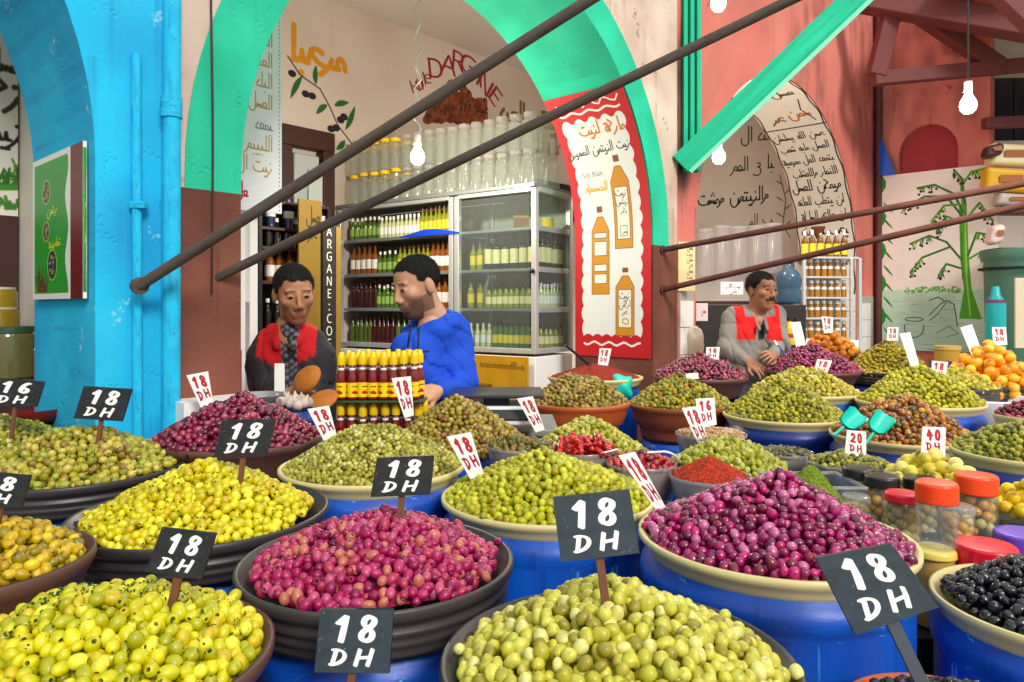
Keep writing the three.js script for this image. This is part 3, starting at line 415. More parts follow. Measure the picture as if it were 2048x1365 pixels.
[
  { cx: 1235, cy: 1320, rp: 355, Z: 1.03, apex: 1180, fill: .875, size: .0215, bowl: 'dark', pal: pale, single: 1, label: 'large heap of pale green olives in the front centre', of: 'large pale green olives at the front centre' },
  { cx: 200, cy: 1312, rp: 332, Z: 1.0, apex: 1182, fill: .9, size: .0208, bowl: 'brown', pal: ['#c6c022', '#d6cc2c', '#b2b020', '#e0d850', '#a2a01e', '#ccb41a'], geo: 'pitted', single: 1, herbs: 900, label: 'yellow green olives sprinkled with chopped herbs in the bottom left corner', of: 'herb sprinkled olives at the bottom left' },
  { cx: -60, cy: 1122, rp: 220, Z: 1.22, apex: 1035, fill: .86, size: .0205, bowl: 'brown', pal: ['#c4a00c', '#d0ae18', '#b08c0a', '#d9c040', '#8a7a1a'], geo: 'cracked', single: 1, herbs: 160, label: 'amber yellow olives with herbs cut off by the left edge', of: 'amber olives at the left edge' },
  { cx: 755, cy: 1119, rp: 272, Z: 1.36, apex: 1032, fill: .855, size: .0196, bowl: 'dark', pal: pink, geo: 'pitted', single: 1, label: 'heap of bright pink olives in the dark basin', of: 'bright pink olives' },
  { cx: 405, cy: 1023, rp: 245, Z: 1.65, apex: 928, fill: .85, size: .0198, bowl: 'dark', bm: 1, pal: yellow, geo: 'pitted', single: 1, label: 'heap of bright yellow pitted olives in a dark basin', of: 'bright yellow pitted olives' },
  { cx: 150, cy: 933, rp: 207, Z: 2.07, apex: 858, fill: .86, size: .0235, bowl: 'dark', bm: 1, pal: brown, geo: 'cracked', single: 1, label: 'brownish green cracked olives in front of the blue pier', of: 'brownish green olives before the blue pier' },
  { cx: -10, cy: 888, rp: 128, Z: 2.5, apex: 832, fill: .95, size: .021, bowl: 'cream', pal: small, geo: 'cracked', single: 1, label: 'small yellowish olives behind the brownish heap at the left edge', of: 'small yellowish olives at the left edge' },
  { cx: 480, cy: 874, rp: 160, Z: 2.36, apex: 792, fill: .96, size: .0235, bowl: 'brown', pal: wine, single: 1, gloss: .45, label: 'dark wine red olives heaped beside the brown pier', of: 'wine red olives beside the brown pier' },
  { cx: 746, cy: 931, rp: 183, Z: 2.1, apex: 846, fill: .94, size: .0155, bowl: 'cream', pal: small, pow: 1.28, geo: 'cracked', single: 1, label: 'heap of small cracked yellow green olives in front of the sauce bottles', of: 'small cracked olives before the sauce bottles' },
  { cx: 1095, cy: 992, rp: 212, Z: 1.88, apex: 906, fill: .935, size: .021, bowl: 'cream', pal: green, single: 1, pow: 1.3, label: 'heap of bright green olives in the cream basin at the centre', of: 'bright green olives at the centre' },
  { cx: 1545, cy: 1070, rp: 264, Z: 1.5, apex: 948, fill: .93, size: .0215, bowl: 'cream', pal: magenta, single: 1, gloss: .55, rough: .28, pow: 1.14, label: 'big heap of glossy dark magenta olives at the right', of: 'glossy magenta olives' },
  { cx: 2127, cy: 1212, rp: 234, Z: 1.35, apex: 1120, fill: .86, size: .022, bowl: 'cream', pal: ['#0b0b12', '#14131c', '#07070b', '#1d1a26'], single: 1, gloss: .45, rough: .25, geo: 'date', label: 'black olives in a cream basin cut off by the right edge', of: 'black olives at the right edge' },
  { cx: 1905, cy: 1452, rp: 205, Z: 1.05, apex: 1372, fill: .8, size: .02, bowl: 'terracotta', pal: ['#0b0b12', '#14131c', '#07070b'], single: 1, gloss: .45, rough: .25, geo: 'date', label: 'black olives in a terracotta bowl at the bottom edge', of: 'black olives at the bottom edge' },
  { cx: 915, cy: 884, rp: 132, Z: 2.55, apex: 796, fill: .98, size: .021, pal: tan, single: 1, label: 'tan brown olives heaped in front of the man in blue', of: 'tan olives in front of the man in blue' },
  { cx: 1175, cy: 912, rp: 128, Z: 2.55, apex: 836, fill: .98, size: .0225, pal: ['#a8a23a', '#b8b24c', '#929028', '#c6c072'], geo: 'cracked', single: 1, label: 'pale yellow green olives behind the red chillies', of: 'pale olives behind the red chillies' },
  { cx: 1455, cy: 930, rp: 112, Z: 2.25, apex: 876, fill: .98, size: .021, pal: ['#93952a', '#a8a63a', '#7d8222', '#b8b45c'], geo: 'long', single: 1, label: 'long green olives heaped behind the tub of red paste', of: 'long green olives behind the red paste' },
  { cx: 1155, cy: 803, rp: 104, Z: 3.5, apex: 748, fill: .93, size: .0215, bowl: 'terracotta', pal: tan, navy: 0, label: 'tan olives in the orange terracotta bowl', of: 'tan olives in the orange bowl' },
  { cx: 1360, cy: 808, rp: 101, Z: 3.6, apex: 752, fill: .93, size: .0225, bowl: 'terracotta', bm: 1, pal: mixed, herbs: 500, label: 'olives mixed with dark herbs in the brown terracotta bowl', of: 'herbed olives in the brown bowl' },
  { cx: 1400, cy: 752, rp: 93, Z: 4.1, apex: 709, fill: .95, size: .024, bowl: 'brown', pal: wine, gloss: .45, label: 'wine red olives in front of the white tiled pier foot', of: 'wine red olives before the tiled pier' },
  { cx: 1568, cy: 830, rp: 118, Z: 3.3, apex: 764, fill: .93, size: .021, bowl: 'cream', pal: ['#8f8a14', '#a19c1c', '#78760f', '#b2aa30'], navy: 1, label: 'dark yellow green olives in a cream basin right of the brown bowl', of: 'dark yellow green olives right of the brown bowl' },
  { cx: 1610, cy: 783, rp: 105, Z: 3.75, apex: 737, fill: .93, size: .024, bowl: 'cream', pal: ['#aea032', '#beb040', '#988a24', '#c9bf68'], geo: 'cracked', label: 'pale yellow olives below the moustached man', of: 'pale yellow olives below the moustached man' },
  { cx: 1622, cy: 740, rp: 92, Z: 4.55, apex: 690, fill: .95, size: .025, bowl: 'brown', pal: ['#7a1040', '#8c1a4c', '#5e0a30', '#a03a60'], gloss: .45, label: 'purple olives next to the moustached man', of: 'purple olives next to the moustached man' },
  { cx: 1778, cy: 742, rp: 80, Z: 4.9, apex: 682, fill: .96, size: .024, bowl: 'dark', pal: ['#a0901c', '#b09e28', '#8a7c14', '#bcae44'], label: 'golden green olives in front of the painted board', of: 'golden green olives before the painted board' },
  { cx: 1838, cy: 803, rp: 117, Z: 3.4, apex: 734, fill: .93, size: .022, bowl: 'cream', pal: ['#a8a218', '#b8b226', '#928c10', '#c4be44'], label: 'bright yellow green olives behind the amber olives at the right', of: 'yellow green olives behind the amber ones' },
  { cx: 1805, cy: 870, rp: 135, Z: 2.85, apex: 795, fill: .92, size: .0235, bowl: 'cream', pal: amber, geo: 'date', gloss: .45, navy: 1, label: 'amber brown olives with two mint green scoops', of: 'amber olives with the scoops' },
  { cx: 2050, cy: 905, rp: 130, Z: 2.3, apex: 842, fill: .92, size: .0205, bowl: 'cream', pal: ['#85871a', '#97972a', '#6e7214', '#a8a440'], navy: 1, label: 'olive green heap in a cream basin at the right edge', of: 'olive green heap at the right edge' },
  { cx: 2062, cy: 832, rp: 64, Z: 3.0, apex: 800, fill: .9, size: .02, bowl: 'cream', pal: wine, label: 'small basin of wine red olives at the right edge', of: 'small lot of wine red olives at the right edge' },
  { cx: 1900, cy: 772, rp: 88, Z: 4.1, apex: 736, fill: .95, size: .024, bowl: 'dark', pal: ['#b0a434', '#bfb344', '#99902a'], geo: 'cracked', label: 'pale olives below the heap of orange fruit', of: 'pale olives below the orange fruit' },
  { cx: 1040, cy: 892, rp: 64, Z: 2.25, apex: 874, fill: .93, size: .02, bowl: 'tub', pal: ['#5d5a1c', '#6f6a24', '#4a4a18', '#84602a'], geo: 'long', handle: 0, single: 1, name: 'pickle_heap', cat: 'pickles', piece: 'pickle', pile: 'pickle_pile', label: 'dark green pickles in a clear tub left of the red chillies', of: 'dark green pickles' },
  { cx: 1282, cy: 927, rp: 66, Z: 2.1, apex: 903, fill: .93, size: .0215, bowl: 'tub', pal: ['#a3101c', '#b81c26', '#860a16', '#c43a34', '#5a3a1c'], gloss: .7, handle: 1, single: 1, name: 'pickle_heap', cat: 'pickles', piece: 'pickle', pile: 'pickle_pile', label: 'red round pickles in a clear tub beside the leaning price tag', of: 'red round pickles' },
  { cx: 1422, cy: 868, rp: 67, Z: 2.6, apex: 857, fill: .94, size: .012, bowl: 'tub', bm: 0, pal: ['#b58a62', '#c29a76', '#a3764e', '#cdb296'], name: 'spice_heap', cat: 'spice', piece: 'seed', pile: 'seed_pile', label: 'beige chopped pickles in a clear tub below the brown bowl', of: 'beige chopped pickles' },
  { cx: 1570, cy: 905, rp: 52, Z: 2.5, apex: 896, fill: .93, size: .014, bowl: 'tub', pal: ['#4a4a24', '#5a582c', '#6e6a3a'], name: 'spice_heap', cat: 'spice', pile: 'herb_pile', label: 'dull green herbs in a bluish clear tub at the right centre', of: 'dull green herbs' },
  { cx: 1697, cy: 925, rp: 76, Z: 2.25, apex: 905, fill: .93, size: .019, bowl: 'tub', bm: 0, pal: ['#7e7c1c', '#94902a', '#5e6016', '#a8a04a'], single: 1, label: 'mixed green olives in a clear tub under the twenty dirham tag', of: 'mixed green olives under the twenty tag' },
].forEach(stand);
// fruit: each one can be told apart
const fruitG = oliveG(1.08, 0.35, 0.03);
function fruits(s) {
  const k = s.Z / F, o = at(s.cx, s.cy, s.Z), R = s.rp * k, t = thing(s.name, s.label, s.cat, o), H = (s.cy - s.apex) * k, ms = pal(s.pal, .42, .15);
  const hf = (r) => H * (1 - Math.pow(r / R, 1.5)); const c = new THREE.ConeGeometry(R * .9, H * .9, 20).translate(0, H * .35, 0); part('pile_core', c, mat(s.pal[0], .8), t);
  for (const y of [0, -.8]) scatter(R, hf, s.size * .92, y * s.size).slice(0, 150).forEach((q) => { const m = part(s.piece, fruitG, ms[rnd() * ms.length | 0], t); m.position.copy(q); m.rotation.set(rr(0, 6), rr(0, 6), rr(0, 6)); m.scale.setScalar(s.size * rr(.9, 1.1)); });
  if (s.bowl) { const b = thing(s.bowl === 'tub' ? 'plastic_tub' : 'clay_basin', `${BOWLS[s.bowl].n} holding the ${s.of}`, s.bowl === 'tub' ? 'tub' : 'bowl', o); part('bowl_body', wornRadial(R, BOWLS[s.bowl].prof(R)), BOWLS[s.bowl].m[s.bm ?? 0], b); if (!s.noDrum) drumUnder(o.x, o.y - BOWLS[s.bowl].h, o.z, R * .9, s.of, true); }
}
fruits({ name: 'orange_heap', piece: 'orange', cx: 1978, cy: 768, rp: 82, Z: 4.2, apex: 690, size: .058, pal: ['#f2a010', '#f8b01c', '#e8920c', '#f6bc34'], bowl: 'dark', cat: 'oranges', label: 'heap of small oranges at the right behind the olives', of: 'small oranges' });
fruits({ name: 'apricot_heap', piece: 'apricot', cx: 1660, cy: 706, rp: 52, Z: 5.2, apex: 664, size: .052, pal: ['#d8820c', '#e49414', '#c4700a', '#e8a42c'], bowl: 'dark', cat: 'apricots', label: 'heap of orange dried apricots behind the purple olives', of: 'orange apricots' });
fruits({ name: 'preserved_lemon_heap', piece: 'lemon', cx: 1865, cy: 956, rp: 80, Z: 2.0, apex: 908, size: .036, pal: ['#dccb3a', '#e6d850', '#cbb828', '#ece07a'], bowl: 'tub', bm: 1, noDrum: 1, cat: 'lemons', label: 'preserved lemons in a clear tub under the forty dirham tag', of: 'preserved lemons under the forty tag' });
fruits({ name: 'preserved_lemon_heap', piece: 'lemon', cx: 2050, cy: 1010, rp: 64, Z: 1.9, apex: 970, size: .036, pal: ['#e6c80c', '#f0d41c', '#d4b408'], bowl: 'tub', bm: 1, noDrum: 1, cat: 'lemons', label: 'deep yellow preserved lemons in a clear tub at the right edge', of: 'deep yellow lemons at the right edge' });
// spice mounds: a rough surface of fine grains
function spice(s) {
  const k = s.Z / F, o = at(s.cx, s.cy, s.Z), R = s.rp * k, H = (s.cy - s.apex) * k, t = thing('spice_heap', s.label, s.cat ?? 'spice', o), g = new THREE.LatheGeometry(Array.from({ length: 24 }, (_, i) => new THREE.Vector2(R * .93 * i / 23, 0)), 60), p = g.attributes.position, n = (x, z) => Math.sin(x * 90 + s.cx) * Math.cos(z * 83) * .5 + Math.sin(x * 210 + z * 170) * .3;
  const hf = (x, z) => { const q = Math.min(1, Math.hypot(x - (s.dx ?? 0) * R, z) / (R * .93)); return H * (1 - Math.pow(q, 1.25)) + n(x, z) * H * .05; };
  for (let i = 0; i < p.count; i++) p.setY(i, hf(p.getX(i), p.getZ(i))); g.computeVertexNormals();
  part('mound', g, new THREE.MeshStandardMaterial({ color: s.pal[0], roughness: .9, side: THREE.DoubleSide, bumpMap: grain, bumpScale: .004 }), t);
  const N = 2600, im = new THREE.InstancedMesh(tiny, new THREE.MeshStandardMaterial({ color: '#ffffff', roughness: .85 }), N), M4 = new THREE.Matrix4(), Q = new THREE.Quaternion(), cs = s.pal.map(C);
  for (let i = 0; i < N; i++) { const r = R * .92 * Math.sqrt(rnd()), a = rnd() * 6.3, x = r * Math.cos(a), z = r * Math.sin(a), w = rr(.002, .0055) * (s.grain ?? 1); Q.setFromEuler(new THREE.Euler(rnd() * 6, rnd() * 6, 0)); im.setMatrixAt(i, M4.compose(V(x, hf(x, z), z), Q, V(w, w * .7, w))); im.setColorAt(i, cs[rnd() * cs.length | 0]); }
  im.name = 'spice_grains'; im.userData.kind = 'stuff'; t.add(im);
  if (s.bowl) { const b = thing(s.bowl === 'tub' ? 'plastic_tub' : 'enamel_basin', `${BOWLS[s.bowl].n} holding the ${s.of}`, s.bowl === 'tub' ? 'tub' : 'bowl', o); part('bowl_body', wornRadial(R, BOWLS[s.bowl].prof(R)), BOWLS[s.bowl].m[0], b); drumUnder(o.x, o.y - BOWLS[s.bowl].h + (s.bowl === 'cream' ? .02 : 0), o.z, R * (s.bowl === 'cream' ? .95 : .86), s.of, s.bowl === 'tub'); }
}
spice({ cx: 1190, cy: 754, rp: 95, Z: 4.1, apex: 728, bowl: 'cream', pal: ['#8f2210', '#a32c14', '#7a1a0c'], label: 'brick red spice in the basin under the red bordered sign', of: 'brick red spice under the sign' });
spice({ cx: 1420, cy: 952, rp: 78, Z: 2.0, apex: 915, bowl: 'tub', pal: ['#a8300c', '#c03c10', '#8e2408'], grain: 1.6, label: 'orange red paprika paste heaped in a clear tub', of: 'orange red paprika paste' });
spice({ cx: 1628, cy: 1016, rp: 80, Z: 1.86, apex: 930, dx: -.1, pal: ['#6f8212', '#82941e', '#5c6e0c'], grain: 1.2, label: 'bright green paste heaped in the clear square container', cat: 'paste' });
{ // red chillies
  const o = at(1165, 900, 2.22), R = 62 * 2.22 / F, t = thing('chilli_heap', 'red chillies heaped in a clear tub at the centre', 'chillies', o), ms = ['#b80e14', '#cc1a1c', '#980a10', '#d63a2a'].map((c) => mat(c, .25, { clearcoat: .5 })), gs = [0, 1, 2].map((i) => { const g = new THREE.CapsuleGeometry(.0055 + i * .001, .035 + i * .006, 5, 9), p = g.attributes.position; for (let k = 0; k < p.count; k++) { const y = p.getY(k), s = 1 - .45 * (y / .03); p.setX(k, p.getX(k) * s + y * y * 7); p.setZ(k, p.getZ(k) * s); } g.computeVertexNormals(); return g; });
  for (let i = 0; i < 90; i++) { const r = R * .9 * Math.sqrt(rnd()), a = rnd() * 6.3, m = part('chilli', gs[i % 3], ms[i % 4], t); m.position.set(r * Math.cos(a), .028 * (1 - (r / R) ** 2) + rr(-.012, .008), r * Math.sin(a)); m.rotation.set(rr(1.2, 1.9), rr(0, 6), rr(0, 6)); }
  part('pile_core', new THREE.CylinderGeometry(R * .9, R * .8, .05, 24).translate(0, -.035, 0), ms[2], t);
  const b = thing('plastic_tub', 'clear plastic tub holding the red chillies', 'tub', o); part('bowl_body', wornRadial(R, BOWLS.tub.prof(R)), M.milky, b); part('handle', tube([V(R, -.005, 0), V(R * 1.05, .012, R * .6), V(R * .55, .01, R * 1.02)], .0028, 14, 6), M.white, b); drumUnder(o.x, o.y - .1, o.z, R * .86, 'red chillies', true);
}

// ---------- price boards ----------
const ATL = { dark: [], pale: [] };
function boardShape(q, n = 4, rad = 0.004) { return q; }
// corners run top left, top right, bottom right, bottom left in the photograph; the board leans back a little
function priceBoard(s) {
  const pale = s.pale, list = pale ? ATL.pale : ATL.dark, i = list.length; list.push(s);
  const foot = at(s.foot[0], s.foot[1], s.Z), cs = s.c.map(([x, y]) => at(x, y, s.Z)), mid = cs.reduce((a, b) => a.add(b), V(0, 0, 0)).multiplyScalar(.25);
  const o = thing(pale ? 'price_tag' : 'price_board', s.label, pale ? 'price tag' : 'price board', foot);
  const P = cs.map((c) => { const l = c.clone().sub(foot); l.z -= l.y * 0.12; return l; }), th = pale ? .002 : .006, cols = pale ? 5 : 3, cell = 1 / cols, cu0 = (i % cols) * cell, cv0 = 1 - (Math.floor(i / cols) + 1) * cell;
  const pos = [], tex = [], idx = [], nb = 4, UVs = [[0, 1], [1, 1], [1, 0], [0, 0]];
  if (pale && s.point) { const d = P[2].clone().add(P[3]).multiplyScalar(.5); P[2].lerp(d, .45); P[3].lerp(d, .25); UVs[2][0] -= .22; UVs[3][0] += .12; }
  P.forEach((p, k) => { pos.push(p.x, p.y, p.z + th / 2); tex.push(cu0 + cell * (.01 + .98 * UVs[k][0]), cv0 + cell * (.01 + .98 * UVs[k][1])); }); idx.push(0, 3, 2, 0, 2, 1);
  const face = new THREE.BufferGeometry(); face.setAttribute('position', new THREE.Float32BufferAttribute(pos, 3)); face.setAttribute('uv', new THREE.Float32BufferAttribute(tex, 2)); face.setIndex(idx); face.computeVertexNormals();
  const sp = [], out = (a, b, c2, d) => { for (const q of [a, b, c2, a, c2, d]) sp.push(q.x, q.y, q.z); }, fr = P.map((p) => p.clone().add(V(0, 0, th / 2 - .0002))), bk = P.map((p) => p.clone().add(V(0, 0, -th / 2)));
  for (let k = 0; k < 4; k++) { const n = (k + 1) % 4; out(fr[k], bk[k], bk[n], fr[n]); } out(bk[0], bk[1], bk[2], bk[3]);
  const body = new THREE.BufferGeometry(); body.setAttribute('position', new THREE.Float32BufferAttribute(sp, 3)); body.computeVertexNormals();
  part('lettered_face', face, pale ? M.tagFace : M.boardFace, o); part('board', body, pale ? M.white : M.dark, o);
  const bm = P[2].clone().add(P[3]).multiplyScalar(.5), tm = P[0].clone().add(P[1]).multiplyScalar(.5);
  if (!pale) part('stick', beam(V(0, -.03, -.004), bm.clone().lerp(tm, .35).add(V(0, 0, -th / 2 - .005)), .0115 * (s.stickW ?? 1), .007), s.metal ? mat('#4a4f5a', .5) : M.stick, o);
}
M.boardFace = new THREE.MeshStandardMaterial({ roughness: .62, bumpMap: grain, bumpScale: .001 }); M.tagFace = new THREE.MeshStandardMaterial({ roughness: .42 });
[
  [1.0, '18', [[1107, 1000], [1262, 985], [1280, 1108], [1122, 1125]], [1212, 1165], 'slate price board reading 18 DH standing in the pale green olives at the front'],
  [1.02, '18', [[1643, 1126], [1800, 1098], [1888, 1222], [1716, 1275]], [1875, 1385], 'large tilted grey price board reading 18 DH at the lower right on a grey stick', 1.6, 1],
  [1.02, '18', [[636, 1228], [784, 1228], [778, 1350], [627, 1348]], [690, 1420], 'slate price board reading 18 DH at the bottom below the pink olives'],
  [1.02, '18', [[317, 1060], [427, 1072], [402, 1160], [289, 1146]], [336, 1195], 'black price board reading 18 DH standing in the herb sprinkled olives'],
  [1.36, '18', [[751, 919], [867, 914], [860, 991], [740, 996]], [795, 1050], 'black price board reading 18 DH standing in the pink olives'],
  [1.62, '18', [[440, 843], [548, 840], [532, 912], [426, 916]], [478, 945], 'black price board reading 18 DH in front of the wine red olives'],
  [2.02, '18', [[160, 774], [258, 780], [242, 844], [144, 838]], [190, 885], 'black price board reading 18 DH in front of the blue pier'],
  [2.3, '16', [[-22, 757], [82, 765], [70, 815], [-32, 812]], [20, 860], 'black price board reading 16 DH at the left edge'],
  [1.22, '18', [[-62, 945], [52, 955], [38, 1018], [-70, 1012]], [-20, 1080], 'black price board partly cut off by the left edge above the amber olives'],
].forEach(([Z, text, c, foot, label, stickW, metal]) => priceBoard({ Z, text, c, foot, label, stickW, metal }));
[
  [2.42, '18', [[368, 752], [411, 744], [432, 802], [398, 822]], [408, 835], 'price tag reading 18 DH in front of the brown pier above the wine red olives'],
  [2.12, '18', [[612, 820], [655, 813], [680, 866], [645, 890]], [655, 900], 'price tag reading 18 DH left of the small cracked olives'],
  [2.55, '18', [[781, 758], [820, 754], [834, 830], [805, 838]], [822, 850], 'price tag reading 18 DH in front of the sauce bottles'],
  [1.9, '18', [[892, 876], [941, 867], [976, 945], [936, 962]], [955, 975], 'price tag reading 18 DH left of the bright green olives'],
  [2.6, '18', [[1034, 799], [1066, 794], [1096, 858], [1068, 867]], [1080, 880], 'price tag reading 18 DH left of the orange terracotta bowl'],
  [1.62, '18', [[1239, 915], [1273, 907], [1342, 1020], [1316, 1032]], [1330, 1045], 'long leaning price tag reading 18 DH beside the magenta olives'],
  [2.5, '18', [[1366, 818], [1401, 814], [1424, 886], [1394, 892]], [1408, 905], 'price tag reading 18 DH in front of the tag reading 16'],
  [2.58, '16', [[1393, 799], [1431, 797], [1434, 850], [1400, 858]], [1415, 865], 'price tag reading 16 DH in front of the brown terracotta bowl'],
  [2.24, '20', [[1698, 862], [1736, 865], [1733, 918], [1690, 912]], [1712, 925], 'price tag reading 20 DH standing in the mixed green olives', 1],
  [1.99, '40', [[1850, 855], [1897, 857], [1891, 915], [1843, 912]], [1868, 925], 'price tag reading 40 DH standing in the preserved lemons', 1],
  [3.72, '18', [[1637, 719], [1667, 722], [1652, 754], [1628, 747]], [1640, 760], 'small price tag reading 18 in the pale yellow olives below the moustached man'],
  [3.38, '18', [[1868, 722], [1900, 725], [1890, 762], [1863, 756]], [1876, 768], 'small price tag reading 18 in the yellow green olives at the right'],
  [4.08, '18', [[1200, 697], [1224, 698], [1216, 732], [1196, 730]], [1206, 738], 'small price tag standing in the brick red spice'],
  [4.08, '18', [[1414, 695], [1441, 695], [1438, 720], [1412, 718]], [1425, 728], 'small price tag standing in the wine red olives by the tiled pier'],
  [4.7, '', [[1584, 645], [1604, 644], [1614, 696], [1594, 699]], [1605, 705], 'narrow white tag leaning between the moustached man and the apricots'],
  [5.15, '18', [[1645, 633], [1669, 635], [1666, 666], [1649, 667]], [1657, 675], 'small white tag standing on the orange apricots'],
  [4.6, '', [[1804, 668], [1826, 665], [1840, 731], [1823, 736]], [1832, 742], 'blank white tag leaning in front of the golden green olives'],
  [4.85, '18', [[1778, 655], [1800, 655], [1797, 682], [1774, 682]], [1786, 690], 'small red lettered tag standing on the golden green olives'],
  [4.3, '18', [[1988, 655], [2016, 655], [2016, 690], [1988, 690]], [2002, 698], 'small price tag standing on the oranges by the teal drum'],
  [4.35, '', [[1926, 656], [1950, 649], [1968, 712], [1946, 716]], [1958, 722], 'blank white board leaning on the oranges'],
  [2.3, '', [[1008, 905], [1030, 902], [1034, 925], [1012, 930]], [1020, 935], 'small blank tag stuck beside the dark green pickles'],
  [3.0, '', [[546, 728], [566, 728], [569, 796], [548, 796]], [558, 802], 'upright white card beside the man in the red vest'],
  [3.55, '', [[1372, 748], [1397, 746], [1398, 758], [1373, 760]], [1386, 762], 'small blank tag on top of the herbed olives in the brown bowl'],
  [3.28, '', [[1586, 770], [1618, 778], [1616, 784], [1584, 776]], [1600, 790], 'small blank tag lying on the dark yellow green olives'],
].forEach(([Z, text, c, foot, label, flat], i) => priceBoard({ pale: 1, Z, text, c, foot, label, point: !flat && text && i < 7 }));
M.boardFace.map = cv(1536, 1536, (x) => ATL.dark.forEach((s, i) => {
  const X = (i % 3) * 512, Y = Math.floor(i / 3) * 512; x.save(); x.beginPath(); x.rect(X, Y, 512, 512); x.clip(); x.translate(X, Y); wear(x, 512, 512, i < 3 ? '#2c3a42' : '#17191c', ['#3a4a52', '#121a20'], ['#8a97a0', 8], .5);
  brush(x, s.text, 120, 52, 165, 205, 40, '#f4f4ee', 18); brush(x, 'DH', 105, 318, 165, 130, 27, '#f4f4ee', 18); x.restore();
}));
M.tagFace.map = cv(1280, 1280, (x) => ATL.pale.forEach((s, i) => {
  const X = (i % 5) * 256, Y = Math.floor(i / 5) * 256; x.save(); x.beginPath(); x.rect(X, Y, 256, 256); x.clip(); x.translate(X, Y); x.fillStyle = '#f4f1ec'; x.fillRect(0, 0, 256, 256);
  if (s.text) { brush(x, s.text, 48, 28, 84, 84, 24, '#b8142c', -4); brush(x, 'DH', 44, 138, 84, 62, 17, '#a0183a', -10); } x.restore();
}));

// ---------- bottles and the showcase ----------
function bottleKind(name, label, cat, h, r, neck, liquid, cap, band, capH = .03, bandAt = [.18, .5]) {
  const o = thing(name, label, cat); used[name]--; scene.remove(o);
  part('glass', lathe([[0, 0], [r * .92, 0], [r, r * .1], [r, h * .58], [r * .8, h * .66], [neck, h * .76], [neck, h - capH], [0, h - capH]], 12), liquid, o);
  part('cap', new THREE.CylinderGeometry(neck * 1.15, neck * 1.2, capH, 10).translate(0, h - capH / 2, 0), cap, o);
  if (band) part('label', new THREE.CylinderGeometry(r * 1.03, r * 1.03, h * (bandAt[1] - bandAt[0]), 12, 1, true).translate(0, h * (bandAt[0] + bandAt[1]) / 2, 0), band, o);
  return o;
}
const ORD = ['first', 'second', 'third', 'fourth', 'fifth', 'sixth', 'seventh', 'eighth', 'ninth', 'tenth', 'eleventh', 'twelfth'];
function row(kind, name, n, a, b, label, group, jit = .004) { for (let i = 0; i < n; i++) { const p = a.clone().lerp(b, n > 1 ? i / (n - 1) : .5); p.x += rr(-jit, jit); p.z += rr(-jit, jit); const c = copy(kind, name, p, n > 1 ? `${label}, ${i === 0 ? 'leftmost' : i === n - 1 ? 'rightmost' : ORD[i] + ' from left'}` : label, group); c.rotation.y = rr(0, 6); const k = rr(.97, 1.03); c.scale.set(1, k, 1); } }
const liq = (c) => mat(c, .08, { clearcoat: .6 }), LQ = { green: liq('#46661c'), lime: liq('#8c901c'), amber: liq('#8a4a0c'), red: liq('#3e0e0c'), darkb: liq('#15120f'), olive: liq('#4c5a1c'), gold: liq('#a8700c'), pink: liq('#c05a6a'), pale: liq('#cfd09a') };
const bands = { cream: mat('#efe2a8', .6), white: mat('#f2f0ea', .6), yellow: mat('#e8cc2a', .6), red: mat('#b03020', .6), green: mat('#8ab04a', .6) }, caps = { black: M.blackLid, brown: mat('#5a2a16', .4), gold: mat('#c69a2c', .35, { metalness: .4 }), red: mat('#b0161c', .4), white: M.white, yellow: M.yellowLid };
const cab = (x, y, z) => V(0.171 + x * Math.cos(35 * Math.PI / 180) - z * Math.sin(35 * Math.PI / 180), y, -5.4 + x * Math.sin(35 * Math.PI / 180) + z * Math.cos(35 * Math.PI / 180));
